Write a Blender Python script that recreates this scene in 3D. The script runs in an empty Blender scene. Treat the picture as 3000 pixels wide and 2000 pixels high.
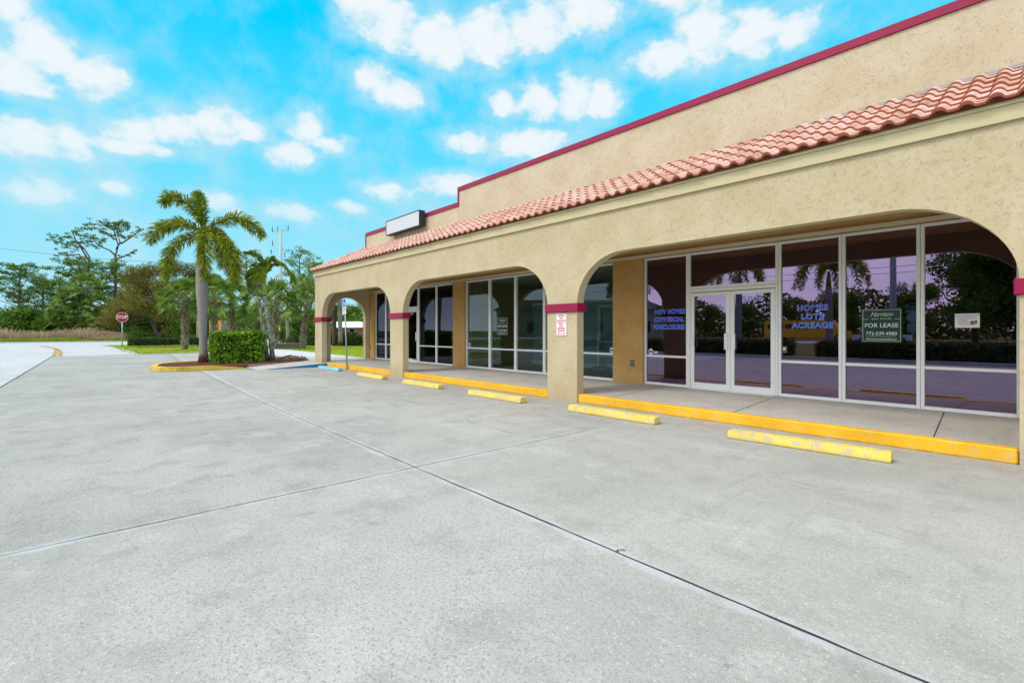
import bpy, math, random
import numpy as np
from mathutils import Vector, Matrix

SC = bpy.context.scene
COL = SC.collection
rnd = random.Random(11)
R = math.radians

# ---------------------------------------------------------------- camera
cam_d = bpy.data.cameras.new('camera'); cam = bpy.data.objects.new('camera', cam_d); COL.objects.link(cam)
cam_d.sensor_width = 36.0; cam_d.lens = 1425 / 3000 * 36.0
cam_d.shift_y = -31 / 3000; cam_d.clip_start = .05; cam_d.clip_end = 6000
cam.location = (0, 0, 1.5); cam.rotation_euler = (R(90), 0, R(48.046))
SC.camera = cam
SC.view_settings.view_transform = 'Standard'; SC.view_settings.look = 'None'
SC.view_settings.exposure = 0.0; SC.view_settings.gamma = 1

# ---------------------------------------------------------------- sun
SUN_EL, SUN_AZ = R(50), R(200)          # azimuth measured from +Y clockwise
sd = bpy.data.lights.new('sun', 'SUN'); so = bpy.data.objects.new('sun', sd); COL.objects.link(so)
sd.energy = 1.5; sd.angle = R(12); sd.color = (1, .93, .83)
sdir = Vector((math.sin(SUN_AZ) * math.cos(SUN_EL), math.cos(SUN_AZ) * math.cos(SUN_EL), math.sin(SUN_EL)))
so.rotation_euler = sdir.to_track_quat('Z', 'Y').to_euler()

# ---------------------------------------------------------------- node helper
class NT:
    def __init__(s, tree): s.t = tree; s.n = tree.nodes; s.l = tree.links
    def node(s, typ, **kw):
        n = s.n.new(typ)
        for k, v in kw.items():
            if k.startswith('_'): setattr(n, k[1:], v)
        return n
    def put(s, sock, v):
        if isinstance(v, bpy.types.NodeSocket): s.l.new(v, sock)
        elif v is not None:
            try: sock.default_value = v
            except Exception: sock.default_value = (v[0], v[1], v[2])
    def m(s, op, a, b=None, c=None, clamp=False):
        n = s.n.new('ShaderNodeMath'); n.operation = op; n.use_clamp = clamp
        s.put(n.inputs[0], a)
        if b is not None: s.put(n.inputs[1], b)
        if c is not None: s.put(n.inputs[2], c)
        return n.outputs[0]
    def vm(s, op, a, b=None):
        n = s.n.new('ShaderNodeVectorMath'); n.operation = op
        s.put(n.inputs[0], a)
        if b is not None: s.put(n.inputs[1], b)
        return n.outputs['Value'] if op in ('LENGTH', 'DOT_PRODUCT') else n.outputs[0]
    def mix(s, f, a, b, mode='MIX'):
        n = s.n.new('ShaderNodeMix'); n.data_type = 'RGBA'; n.blend_type = mode; n.clamp_factor = True
        s.put(n.inputs[0], f); s.put(n.inputs[6], col(a)); s.put(n.inputs[7], col(b)); return n.outputs[2]
    def ramp(s, f, stops, interp='LINEAR'):
        n = s.n.new('ShaderNodeValToRGB'); s.put(n.inputs[0], f); cr = n.color_ramp; cr.interpolation = interp
        while len(cr.elements) < len(stops): cr.elements.new(.5)
        for e, (p, c) in zip(cr.elements, stops):
            e.position = p; e.color = col(c) if not isinstance(c, (int, float)) else (c, c, c, 1)
        return n.outputs[0]
    def sstep(s, x, a, b):
        n = s.n.new('ShaderNodeMapRange'); n.interpolation_type = 'SMOOTHSTEP'
        s.put(n.inputs[0], x); n.inputs[1].default_value = a; n.inputs[2].default_value = b; return n.outputs[0]
    def noise(s, v, sc, det=4, rough=.55, dist=0, out=0):
        n = s.n.new('ShaderNodeTexNoise'); s.put(n.inputs['Vector'], v); n.inputs['Scale'].default_value = sc
        n.inputs['Detail'].default_value = det; n.inputs['Roughness'].default_value = rough; n.inputs['Distortion'].default_value = dist
        return n.outputs[out]
    def voro(s, v, sc, feat='F1', rndm=1, out=0):
        n = s.n.new('ShaderNodeTexVoronoi'); n.feature = feat; s.put(n.inputs['Vector'], v); n.inputs['Scale'].default_value = sc
        n.inputs['Randomness'].default_value = rndm; return n.outputs[out]
    def bump(s, h, st=.5, d=.01):
        n = s.n.new('ShaderNodeBump'); s.put(n.inputs['Height'], h); n.inputs['Strength'].default_value = st
        n.inputs['Distance'].default_value = d; return n.outputs[0]
    def scale(s, v, k): return s.vm('MULTIPLY', v, k)

def col(c):
    if isinstance(c, bpy.types.NodeSocket): return c
    if isinstance(c, (int, float)): return (c, c, c, 1)
    return tuple(c) + (1,) if len(c) == 3 else c

# ---------------------------------------------------------------- world: sky with clouds
W = bpy.data.worlds.new('World'); SC.world = W; W.use_nodes = True
w = NT(W.node_tree); w.n.clear()
wout = w.node('ShaderNodeOutputWorld'); wbg = w.node('ShaderNodeBackground'); w.l.new(wbg.outputs[0], wout.inputs[0])
gen = w.node('ShaderNodeTexCoord').outputs['Generated']
sep = w.node('ShaderNodeSeparateXYZ'); w.l.new(gen, sep.inputs[0])
X_, Y_, Z_ = sep.outputs
el = w.m('MULTIPLY', w.m('ARCSINE', Z_), 57.29578)
az = w.m('MULTIPLY', w.m('ARCTAN2', w.m('MULTIPLY', X_, -1.0), Y_), 57.29578)
sky = w.node('ShaderNodeTexSky'); sky.sky_type = 'NISHITA'; sky.sun_disc = False
sky.sun_elevation = SUN_EL; sky.sun_rotation = SUN_AZ; sky.dust_density = .3; sky.ozone_density = 2
base = w.ramp(w.m('DIVIDE', el, 60.0), [(0, (.46, .80, .94)), (.09, (.36, .79, .96)), (.2, (.22, .76, .98)), (.33, (.09, .71, 1.0)), (.5, (.0, .64, 1.0)), (1, (.02, .5, .92))])
nish = w.vm('MULTIPLY', sky.outputs[0], (.001, .003, .002))
base = w.vm('ADD', base, nish)
cmb = w.node('ShaderNodeCombineXYZ'); w.l.new(az, cmb.inputs[0]); w.l.new(el, cmb.inputs[1])
P = cmb.outputs[0]
CL = [  # az, el, half width, half height (degrees) of each cumulus
 (91.6, 22.6, 2.4, 2.2), (94.6, 25.6, 2.4, 2.2), (88.6, 21.8, 2.2, 2.1), (93.2, 20.2, 3.0, 1.7), (93.6, 15.6, 4.0, 1.5), (90.2, 15.9, 2.0, 1.2),
 (85.8, 18.0, 2.6, 2.0), (82.6, 18.8, 3.4, 2.1), (79.4, 19.6, 2.6, 1.9), (76.2, 20.1, 2.6, 1.2), (71.0, 21.0, 2.2, 1.9), (68.9, 19.8, 2.2, .9), (72.5, 18.6, 2.6, 1.4),
 (63.7, 26.0, 2.6, 2.2), (60.8, 25.3, 2.8, 1.7), (65.0, 32.8, 3.0, 3.0), (61.6, 31.2, 3.6, 2.6), (56.5, 30.4, 4.4, 2.8), (51.5, 31.0, 4.6, 2.8), (45.0, 31.8, 5.0, 2.6), (40, 33, 5, 2.6),
 (48.6, 25.0, 2.2, 1.7), (44.8, 25.4, 2.8, 2.4), (41.0, 25.6, 2.8, 2.8), (37.6, 25.0, 2.6, 2.2), (45.5, 21.2, 5.5, 1.7), (53.5, 21.3, 3.6, 1.4),
 (30.8, 28.2, 3.8, 2.2), (26.3, 29.6, 3.2, 2.8), (22.0, 28.6, 4.0, 2.2), (17.6, 28.2, 3.2, 1.9), (93.6, 11.2, 2.2, 1.2), (91.9, 11.6, 1.9, 1.4),
 (86.9, 12.8, 1.4, .7), (79.2, 12.6, 3.2, 1.0), (72.0, 12.5, 3.4, 1.1), (86, 16.4, 4, .8), (62.5, 15.5, 3.5, 1.1), (55.5, 16.5, 4.5, 1.3), (66.5, 13.4, 2.6, .8), (29, 34, 6, 2.5), (62, 38, 9, 3), (85, 35, 8, 3)]
dmin = None
nz1 = w.noise(gen, 9.0, 6, .62)
nz2 = w.noise(w.vm('MULTIPLY', gen, (1, 1, 1.5)), 26.0, 6, .58)
wob = w.node('ShaderNodeTexNoise'); w.l.new(gen, wob.inputs['Vector']); wob.inputs['Scale'].default_value = 11; wob.inputs['Detail'].default_value = 3
Pw = w.vm('ADD', P, w.vm('MULTIPLY', w.vm('SUBTRACT', wob.outputs[1], (.5, .5, .5)), (3.4, 2.0, 0)))
for a, e, hw, hh in CL:
    d = w.vm('LENGTH', w.vm('MULTIPLY', w.vm('SUBTRACT', Pw, (a, e, 0)), (1 / hw, 1 / hh, 0)))
    dmin = d if dmin is None else w.m('MINIMUM', dmin, d)
body = w.m('SUBTRACT', 1.22, dmin)
dens = w.m('ADD', w.m('ADD', body, w.m('MULTIPLY', w.m('SUBTRACT', nz1, .5), .9)), w.m('MULTIPLY', w.m('SUBTRACT', nz2, .5), 1.25))
alpha = w.m('MAXIMUM', w.sstep(dens, .0, .62), w.m('MULTIPLY', w.sstep(dens, -.5, .4), .5))
inner = w.sstep(w.m('ADD', dens, w.m('MULTIPLY', w.m('SUBTRACT', nz2, .5), 1.2)), .1, 1.0)
cloudc = w.mix(inner, (.56, .82, .93), (.93, .955, .98))
veil = w.m('MULTIPLY', w.sstep(nz1, .40, .72), w.ramp(w.m('DIVIDE', el, 40.0), [(0, .5), (.4, .50), (.7, .3), (1, .15)]))
skyc = w.mix(veil, base, (.60, .80, .90))
skyc = w.mix(w.m('MULTIPLY', alpha, w.ramp(w.m('DIVIDE', el, 40.0), [(0, .35), (.28, .55), (.42, .88), (1, .97)])), skyc, cloudc)
# heavy overcast towards the street and overhead
ovn = w.noise(w.vm('MULTIPLY', gen, (1, 1, 2.4)), 3.0, 5, .55)
ovc = w.ramp(ovn, [(.3, (1.25, 1.3, 1.46)), (.52, (1.8, 1.8, 1.88)), (.7, (2.3, 2.25, 2.2))])
f1 = w.sstep(Y_, -.12, -.36); f2 = w.sstep(Z_, .62, .80)
skyc = w.mix(w.m('MAXIMUM', f1, f2), skyc, ovc)
skyc = w.mix(w.sstep(Z_, 0, -.05), skyc, (.30, .31, .28))
w.l.new(skyc, wbg.inputs[0]); wbg.inputs[1].default_value = 1.0

# ---------------------------------------------------------------- materials
MATS = {}
def mat(name, fn):
    if name in MATS: return MATS[name]
    m = bpy.data.materials.new(name); m.use_nodes = True; t = NT(m.node_tree); t.n.clear()
    out = t.node('ShaderNodeOutputMaterial'); tc = t.node('ShaderNodeTexCoord')
    t.P = t.node('ShaderNodeNewGeometry').outputs['Position']; t.O = tc.outputs['Object']
    sh = fn(t); t.l.new(sh, out.inputs[0]); MATS[name] = m; return m
def pr(t, c, rough=.7, spec=.3, normal=None, metal=0, **k):
    n = t.node('ShaderNodeBsdfPrincipled'); t.put(n.inputs['Base Color'], col(c)); t.put(n.inputs['Roughness'], rough)
    n.inputs['Specular IOR Level'].default_value = spec; n.inputs['Metallic'].default_value = metal
    if normal is not None: t.l.new(normal, n.inputs['Normal'])
    return n.outputs[0]
def mulc(c, k): return tuple(x * k for x in c[:3])

def stucco(c1, c2, sc=1.0):
    def f(t):
        wv = t.vm('ADD', t.P, t.vm('MULTIPLY', t.noise(t.P, 18 * sc, 3, .6, out=1), (.14, .14, .14)))
        big = t.noise(t.P, 1.3, 4, .6); mid = t.noise(t.P, 14 * sc, 4, .7)
        ridge = t.voro(t.vm('MULTIPLY', wv, (1, 1, 1.6)), 20 * sc, 'DISTANCE_TO_EDGE')
        crev = t.m('MULTIPLY', t.sstep(ridge, .05, .0), t.sstep(t.noise(t.P, 13, 4, .7), .50, .60))
        patch = t.noise(t.vm('MULTIPLY', t.P, (1, 1, .6)), 3.3, 5, .65)
        c = t.mix(t.sstep(big, .35, .65), c1, c2)
        c = t.mix(t.m('MULTIPLY', t.sstep(patch, .62, .72), .12), c, mulc(c1, .80))
        c = t.mix(t.m('MULTIPLY', crev, .26), c, mulc(c1, .45)); c = t.mix(t.m('MULTIPLY', t.sstep(t.noise(t.P, 45 * sc, 4, .75), .48, .62), .22), c, mulc(c1, .62))
        sepz = t.node('ShaderNodeSeparateXYZ'); t.l.new(t.P, sepz.inputs[0])
        dirt = t.m('MULTIPLY', t.sstep(t.m('ADD', sepz.outputs[2], t.m('MULTIPLY', mid, .5)), .75, .2), .30)
        c = t.mix(dirt, c, (.30, .21, .13))
        h = t.m('ADD', t.m('MULTIPLY', crev, -1.0), t.m('ADD', t.m('MULTIPLY', mid, .9), t.m('MULTIPLY', t.noise(t.P, 70, 2), .35)))
        return pr(t, c, .88, .15, t.bump(h, .55, .012))
    return f
M_wall = mat('stucco_tan', stucco((.515, .44, .275), (.565, .495, .33)))
M_para = mat('stucco_parapet', stucco((.525, .45, .315), (.58, .51, .375), .8))
M_back = mat('stucco_shaded', stucco((.50, .30, .105), (.55, .36, .145), 1.1))  # same stucco in darker orange, arcade shade mixed into the colour
def paint(c, rough=.5, var=.12, sc=6, spec=.3):
    def f(t):
        n = t.noise(t.P, sc, 5, .65)
        return pr(t, t.mix(n, mulc(c, 1 - var), mulc(c, 1 + var)), rough, spec, t.bump(t.noise(t.P, 40, 3), .15, .004))
    return f
M_red = mat('paint_crimson', paint((.27, .008, .055), .5))
M_trim = mat('paint_trim', paint((.56, .50, .30), .55, .08))
M_trimw = mat('paint_pale_trim', paint((.62, .56, .42), .5, .06))
M_frame = mat('aluminium_white', paint((.78, .83, .83), .35, .04))
M_black = mat('dark_metal', paint((.03, .03, .035), .45))
M_signw = mat('sign_face', paint((.52, .58, .62), .3, .03, 2))
M_gal = mat('galvanised', lambda t: pr(t, t.mix(t.noise(t.P, 12, 4), (.30, .33, .35), (.48, .52, .54)), .4, .5, None, .7))
M_sigwhite = mat('sign_white', paint((.80, .80, .80), .4, .03))
M_sigred = mat('sign_red', paint((.33, .012, .015), .4, .2))
M_letred = mat('letter_red', paint((.55, .02, .06), .5, .03))
M_sigblue = mat('sign_blue', paint((.012, .03, .48), .4, .05))
M_blue = mat('letter_blue', paint((.02, .15, .92), .5, .03))
M_green = mat('sign_green', paint((.008, .055, .040), .3, .25, 9))
M_chev = mat('sign_yellow', paint((.75, .42, .02), .4, .05))
M_dark = mat('dark_void', lambda t: pr(t, (.012, .012, .013), .9, .1))

def concrete(c1, c2, lot=True):
    def f(t):
        big = t.noise(t.P, .35, 5, .6); mid = t.noise(t.P, 2.2, 6, .7); fin = t.noise(t.P, 55, 4, .7)
        streak = t.noise(t.vm('MULTIPLY', t.P, (.25, 2.0, 1)), 1.1, 5, .6)
        c = t.mix(t.sstep(big, .32, .68), c1, c2)
        c = t.mix(t.m('MULTIPLY', t.sstep(streak, .45, .75), .35), c, mulc(c2, 1.10))
        c = t.mix(t.m('MULTIPLY', t.sstep(mid, .46, .68), .46), c, mulc(c1, .72))
        c = t.mix(t.m('MULTIPLY', t.sstep(t.noise(t.vm('ADD', t.P, (7, 3, 1)), 1.7, 6, .7), .55, .68), .5), c, mulc(c2, 1.18))
        c = t.mix(t.m('MULTIPLY', t.sstep(fin, .50, .68), t.m('ADD', .25, t.m('MULTIPLY', t.sstep(big, .35, .6), .5))), c, mulc(c1, .38))
        sp = t.noise(t.P, 26, 5, .8)
        c = t.mix(t.m('MULTIPLY', t.sstep(sp, .50, .62), .27), c, mulc(c1, .52)); c = t.mix(t.m('MULTIPLY', t.sstep(sp, .46, .36), .25), c, mulc(c2, 1.22))
        tm = t.noise(t.vm('MULTIPLY', t.P, (.9, .12, 1)), 2.6, 4, .6)
        c = t.mix(t.m('MULTIPLY', t.sstep(tm, .60, .74), .22), c, mulc(c1, .62))
        grit = t.noise(t.P, 150, 2, .6)
        c = t.mix(t.m('MULTIPLY', t.sstep(grit, .50, .66), .55), c, mulc(c1, .40))
        peb = t.voro(t.P, 42, 'F1'); pc = t.voro(t.P, 42, 'F1', out=1)
        psel = t.sstep(t.node_sep(pc), .72, .80)
        c = t.mix(t.m('MULTIPLY', t.m('MULTIPLY', t.sstep(peb, .34, .22), psel), .45), c, (.62, .60, .54))
        wv = t.vm('ADD', t.P, t.vm('MULTIPLY', t.noise(t.P, 3, 5, .65, out=1), (.5, .5, 0)))
        cr = t.voro(wv, .9, 'DISTANCE_TO_EDGE')
        cm = t.m('MULTIPLY', t.sstep(cr, .004, .001), t.sstep(t.noise(t.P, 1.1, 3), .60, .66))
        c = t.mix(t.m('MULTIPLY', cm, .6), c, mulc(c1, .35))
        if lot:
            s = t.node('ShaderNodeSeparateXYZ'); t.l.new(t.P, s.inputs[0])
            wb = t.m('MULTIPLY', t.m('SUBTRACT', t.noise(t.P, 3.5, 4), .5), .16)
            dx = t.m('ABSOLUTE', t.m('ADD', t.m('SUBTRACT', s.outputs[0], -4.70), wb))
            ymid = t.m('ADD', t.m('MULTIPLY', t.m('MAXIMUM', t.m('SUBTRACT', -9.9, s.outputs[0]), 0), .045), t.m('ADD', 2.68, t.m('MULTIPLY', s.outputs[0], -.021)))
            dy = t.m('ABSOLUTE', t.m('ADD', t.m('SUBTRACT', s.outputs[1], ymid), wb))
            band = t.sstep(t.m('MINIMUM', dx, dy), .085, .03)
            c = t.mix(t.m('MULTIPLY', band, t.m('MULTIPLY', t.sstep(t.noise(t.P, 2.4, 5, .7), .35, .6), .5)), c, (.49, .53, .57))
            slab = t.m('ADD', t.m('MULTIPLY', t.m('GREATER_THAN', s.outputs[0], -4.7), .5), t.m('MULTIPLY', t.m('GREATER_THAN', s.outputs[1], ymid), .35))
            c = t.mix(t.m('MULTIPLY', slab, .16), c, (.56, .56, .51))
            oil = t.m('MULTIPLY', t.sstep(t.noise(t.vm('ADD', t.P, (3.3, 9.1, 0)), 2.9, 3, .5), .68, .76), .35); c = t.mix(oil, c, (.17, .16, .14))
            scuff = t.noise(t.vm('MULTIPLY', t.P, (3.0, .22, 1)), 2.2, 5, .7); c = t.mix(t.m('MULTIPLY', t.m('MULTIPLY', t.sstep(scuff, .56, .68), t.sstep(s.outputs[1], 1.5, 4.5)), .22), c, (.22, .22, .21))
            orange = t.m('MULTIPLY', t.sstep(s.outputs[1], 6.6, 7.7), t.m('MULTIPLY', t.sstep(mid, .42, .62), .35))
            c = t.mix(orange, c, (.42, .30, .20))
        h = t.m('ADD', t.m('MULTIPLY', fin, .6), t.m('ADD', t.m('MULTIPLY', grit, .4), t.m('MULTIPLY', cm, -2)))
        return pr(t, c, .82, .25, t.bump(h, .35, .006))
    return f
def _nsep(s, c):
    n = s.n.new('ShaderNodeSeparateColor'); s.put(n.inputs[0], c); return n.outputs[0]
NT.node_sep = _nsep
M_conc = mat('concrete_lot', concrete((.315, .322, .295), (.43, .437, .408)))
M_road = mat('concrete_road', concrete((.46, .48, .49), (.56, .585, .60), False))
M_walk = mat('concrete_walk', concrete((.47, .455, .41), (.56, .545, .50), False))
M_path = mat('concrete_path', concrete((.56, .56, .56), (.64, .64, .64), False))
M_joint = mat('joint_dark', lambda t: pr(t, t.mix(t.noise(t.P, 9, 4), (.012, .014, .022), (.06, .065, .07)), .9, .1))
M_seal = mat('crack_seal', lambda t: pr(t, t.mix(t.noise(t.P, 9, 4), (.5, .53, .57), (.6, .62, .66)), .8, .1))

def worn(c, under, amt=.55, sc=5):
    def f(t):
        n = t.noise(t.P, sc, 8, .75); n2 = t.noise(t.P, 38, 4, .7)
        cc = t.mix(t.sstep(t.noise(t.P, 1.6, 3), .3, .7), mulc(c, .88), mulc(c, 1.08))
        cc = t.mix(t.m('MULTIPLY', t.sstep(n, amt, amt + .10), .8), cc, under)
        cc = t.mix(t.m('MULTIPLY', t.sstep(n2, .57, .70), .5), cc, mulc(c, .45))
        s = t.node('ShaderNodeSeparateXYZ'); t.l.new(t.P, s.inputs[0])
        low = t.m('MULTIPLY', t.sstep(t.m('ADD', s.outputs[2], t.m('MULTIPLY', n, .05)), .055, .025), .75)
        cc = t.mix(low, cc, (.13, .10, .06))
        return pr(t, cc, .6, .3, t.bump(t.m('ADD', n, t.m('MULTIPLY', n2, .5)), .5, .008))
    return f
M_yk = mat('kerb_yellow', worn((.82, .46, .02), (.60, .46, .18), .53, 7))
M_ys = mat('stop_yellow', worn((.78, .60, .10), (.46, .44, .34), .47, 10))
M_yi = mat('island_yellow', worn((.74, .50, .06), (.35, .27, .12), .52))
M_bk = mat('kerb_blue', worn((.015, .20, .46), (.25, .33, .38), .62))
M_bs = mat('stop_blue', worn((.26, .55, .66), (.45, .50, .50), .55))
def fadedline(c):
    def f(t):
        n = t.noise(t.P, 7, 8, .75)
        a = pr(t, c, .8, .1); tr = t.node('ShaderNodeBsdfTransparent').outputs[0]
        mx = t.node('ShaderNodeMixShader'); t.put(mx.inputs[0], t.m('MULTIPLY', t.sstep(n, .48, .62), .62)); t.l.new(tr, mx.inputs[1]); t.l.new(a, mx.inputs[2]); return mx.outputs[0]
    return f
M_fade = mat('faded_yellow_paint', fadedline((.62, .47, .13)))
M_fadeb = mat('faded_blue_paint', fadedline((.20, .42, .50)))
M_rmark = mat('road_yellow', worn((.85, .45, .015), (.6, .5, .3), .66))
M_mulch = mat('mulch', lambda t: pr(t, t.ramp(t.voro(t.P, 28, out=1), [(.1, (.05, .012, .009)), (.5, (.13, .035, .026)), (.75, (.20, .07, .055)), (1, (.34, .22, .20))]), .9, .1, t.bump(t.voro(t.P, 28), .9, .03)))
def grassm(c1, c2, c3):
    return lambda t: pr(t, t.mix(t.m('MULTIPLY', t.sstep(t.noise(t.P, .8, 5, .7), .45, .65), .8), t.mix(t.noise(t.P, 12, 4, .8), c1, c2), c3), .95, .05, t.bump(t.noise(t.P, 25, 4, .8), .9, .06))
M_lawn = mat('lawn_grass', grassm((.15, .27, .008), (.34, .46, .02), (.30, .27, .06)))
M_grnd = mat('ground_grass', grassm((.10, .12, .03), (.17, .18, .05), (.20, .16, .08)))
M_brick = mat('kerb_stone', lambda t: pr(t, t.mix(t.noise(t.P, 5, 5), (.30, .22, .16), (.48, .38, .30)), .9, .1))

def tiles(edge):
    def f(t):
        g = t.node('ShaderNodeNewGeometry'); r = g.outputs['Random Per Island']
        c = t.ramp(r, [(0, (.48, .24, .17)), (.25, (.58, .33, .25)), (.55, (.62, .40, .33)), (.85, (.64, .46, .40)), (1, (.52, .27, .18))])
        c = t.mix(t.m('MULTIPLY', t.sstep(t.noise(t.P, 12, 5), .45, .7), .7), c, (.66, .52, .47)); c = t.mix(t.m('MULTIPLY', t.sstep(t.noise(t.P, 2.2, 5, .7), .52, .7), .35), c, (.36, .26, .22))
        c = t.mix(t.m('MULTIPLY', t.sstep(t.noise(t.P, 30, 4), .6, .75), .4), c, (.35, .16, .11))
        if edge: c = t.mix(t.noise(t.P, 9, 3), (.20, .055, .03), (.36, .12, .07))  # red-brown clay lip, darkened further to paint the shadow at the openings
        return pr(t, c, .8, .2, t.bump(t.noise(t.P, 60, 3), .25, .004))
    return f
M_tile = mat('clay_tile', tiles(False)); M_tedge = mat('clay_tile_edge', tiles(True))
M_flash = mat('roof_flashing', paint((.34, .34, .34), .6))

def glass(tint, trans, fac, edge=.5):
    def f(t):
        lw = t.node('ShaderNodeLayerWeight'); lw.inputs[0].default_value = .5
        wob = t.bump(t.noise(t.P, 1.3, 1), .03, .006)
        g = t.node('ShaderNodeBsdfGlossy'); g.inputs['Color'].default_value = col(tint); g.inputs['Roughness'].default_value = 0.004
        t.l.new(wob, g.inputs['Normal'])
        tr = t.node('ShaderNodeBsdfTransparent'); tr.inputs['Color'].default_value = col(trans)
        mx = t.node('ShaderNodeMixShader')
        fr = t.m('ADD', fac, t.m('MULTIPLY', t.m('POWER', lw.outputs['Facing'], 4), edge), clamp=True)
        t.put(mx.inputs[0], fr); t.l.new(tr.outputs[0], mx.inputs[1]); t.l.new(g.outputs[0], mx.inputs[2]); return mx.outputs[0]
    return f
M_gpurp = mat('glass_violet_film', glass((.72, .60, 1.0), (.50, .37, .31), .225, .25))
M_gdark = mat('glass_dark_film', glass((.62, .75, 1.0), (.14, .14, .15), .055, .20))
M_gclear = mat('glass_clear', glass((.72, .88, 1.0), (.72, .82, .80), .045, .18))
M_glass_bg = mat('glass_far', lambda t: pr(t, (.02, .025, .03), .1, .6))

def leafm(stops, trl=.25, clump=1.2, rough=.55):
    def f(t):
        g = t.node('ShaderNodeNewGeometry'); r = g.outputs['Random Per Island']
        n = t.noise(t.P, clump, 3, .6)
        v = t.m('ADD', t.m('MULTIPLY', r, .55), t.m('MULTIPLY', t.sstep(n, .3, .7), .45))
        c = t.ramp(v, stops)
        d = pr(t, c, rough, .2); tl = t.node('ShaderNodeBsdfTranslucent'); t.l.new(c, tl.inputs[0])
        mx = t.node('ShaderNodeMixShader'); mx.inputs[0].default_value = trl; t.l.new(d, mx.inputs[1]); t.l.new(tl.outputs[0], mx.inputs[2]); return mx.outputs[0]
    return f
M_pine = mat('pine_needles', leafm([(0, (0.027, 0.078, 0.008)), (.45, (0.089, 0.191, 0.014)), (.8, (0.197, 0.311, 0.017)), (1, (0.354, 0.431, 0.028))], .15, .6))
M_oak = mat('oak_leaves', leafm([(0, (0.063, 0.069, 0.011)), (.4, (0.154, 0.144, 0.020)), (.8, (0.252, 0.225, 0.034)), (1, (0.364, 0.300, 0.079))], .25, .5))
M_bush = mat('bush_leaves', leafm([(0, (0.021, 0.061, 0.007)), (.45, (0.076, 0.162, 0.015)), (.8, (0.181, 0.297, 0.022)), (1, (0.302, 0.432, 0.036))], .2, .7))
M_bushl = mat('bush_leaves_light', leafm([(0, (0.040, 0.072, 0.006)), (.45, (0.108, 0.180, 0.013)), (.8, (0.215, 0.288, 0.022)), (1, (0.349, 0.384, 0.043))], .25, .6))
M_hedge = mat('hedge_leaves', leafm([(0, (.014, .05, .006)), (.3, (.045, .13, .010)), (.65, (.20, .38, .018)), (1, (.46, .56, .05))], .2, 4))
M_hedged = mat('hedge_leaves_dark', leafm([(0, (0.015, 0.032, 0.007)), (.5, (0.045, 0.088, 0.017)), (1, (0.121, 0.176, 0.036))], .15, 2))
M_core = mat('hedge_dark_core', lambda t: pr(t, t.mix(t.noise(t.P, 14, 4), (.010, .016, .005), (.030, .035, .012)), .95, .05))  # near-black colour stands for the shade inside the hedge
M_fox = mat('foxtail_leaflets', leafm([(0, (.045, .06, .004)), (.32, (.13, .175, .008)), (.65, (.29, .34, .015)), (1, (.50, .56, .05))], .3, 3))
M_foxg = mat('foxtail_leaflets_fresh', leafm([(0, (.05, .09, .006)), (.5, (.16, .25, .012)), (1, (.34, .42, .03))], .35, 3))
M_fan = mat('fan_palm_leaf', leafm([(0, (0.029, 0.078, 0.018)), (.4, (0.102, 0.195, 0.035)), (.8, (0.277, 0.364, 0.059)), (1, (0.612, 0.650, 0.211))], .2, 2, .45))
M_dead = mat('dead_frond', leafm([(0, (.10, .07, .04)), (.5, (.22, .15, .10)), (1, (.36, .28, .22))], .1, 2))
M_dry = mat('dry_grass', leafm([(0, (.26, .17, .08)), (.35, (.46, .33, .20)), (.7, (.64, .48, .34)), (1, (.80, .66, .54))], .3, .25))
M_dryg = mat('green_grass', leafm([(0, (.13, .24, .01)), (.5, (.30, .42, .025)), (1, (.50, .55, .08))], .3, .3))
M_bark = mat('bark', lambda t: pr(t, t.mix(t.noise(t.vm('MULTIPLY', t.P, (4, 4, 1)), 5, 5), (.06, .045, .035), (.19, .15, .12)), .9, .1, t.bump(t.noise(t.vm('MULTIPLY', t.P, (4, 4, 1)), 8, 5), .8, .03)))
M_barkp = mat('bark_pine', lambda t: pr(t, t.mix(t.noise(t.P, 4, 5), (.10, .065, .055), (.24, .17, .15)), .9, .1))
def palmtrunk(t):
    s = t.node('ShaderNodeSeparateXYZ'); t.l.new(t.P, s.inputs[0])
    z = t.m('ADD', s.outputs[2], t.m('MULTIPLY', t.noise(t.P, 3, 3), .03))
    ring = t.m('FRACT', t.m('MULTIPLY', z, 15))
    rg = t.sstep(t.m('ABSOLUTE', t.m('SUBTRACT', ring, .5)), .34, .48)
    c = t.mix(t.noise(t.P, 7, 5, .7), (.23, .20, .19), (.40, .37, .36))
    c = t.mix(t.m('MULTIPLY', rg, .5), c, (.13, .10, .10))
    c = t.mix(t.sstep(t.m('ADD', z, t.m('MULTIPLY', t.noise(t.P, 8, 3), .3)), .75, .45), c, (.17, .075, .04))
    c = t.mix(t.m('MULTIPLY', t.sstep(t.noise(t.P, 6, 5), .55, .7), .5), c, (.16, .17, .11))
    return pr(t, c, .85, .15, t.bump(t.m('SUBTRACT', t.noise(t.P, 30, 3), rg), .5, .02))
M_ptr = mat('palm_trunk', palmtrunk)
M_lich = mat('palm_trunk_grey', lambda t: pr(t, t.mix(t.sstep(t.noise(t.P, 9, 5, .7), .4, .65), (.14, .13, .11), (.48, .47, .43)), .9, .1, t.bump(t.noise(t.P, 20, 4), .6, .02)))
M_boot = mat('palm_boot', leafm([(0, (.13, .085, .06)), (.5, (.34, .26, .20)), (1, (.66, .58, .50))], 0, 5, .9))
M_shaft = mat('crown_shaft', paint((.20, .26, .09), .4, .3, 4))
M_pole = mat('concrete_pole', paint((.46, .48, .48), .7, .15, 2))
M_wire = mat('wire', paint((.10, .10, .11), .6))
def wallm(c, r=.8): return lambda t: pr(t, t.mix(t.noise(t.P, 1.5, 5), mulc(c, .85), mulc(c, 1.1)), r, .2)
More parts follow.
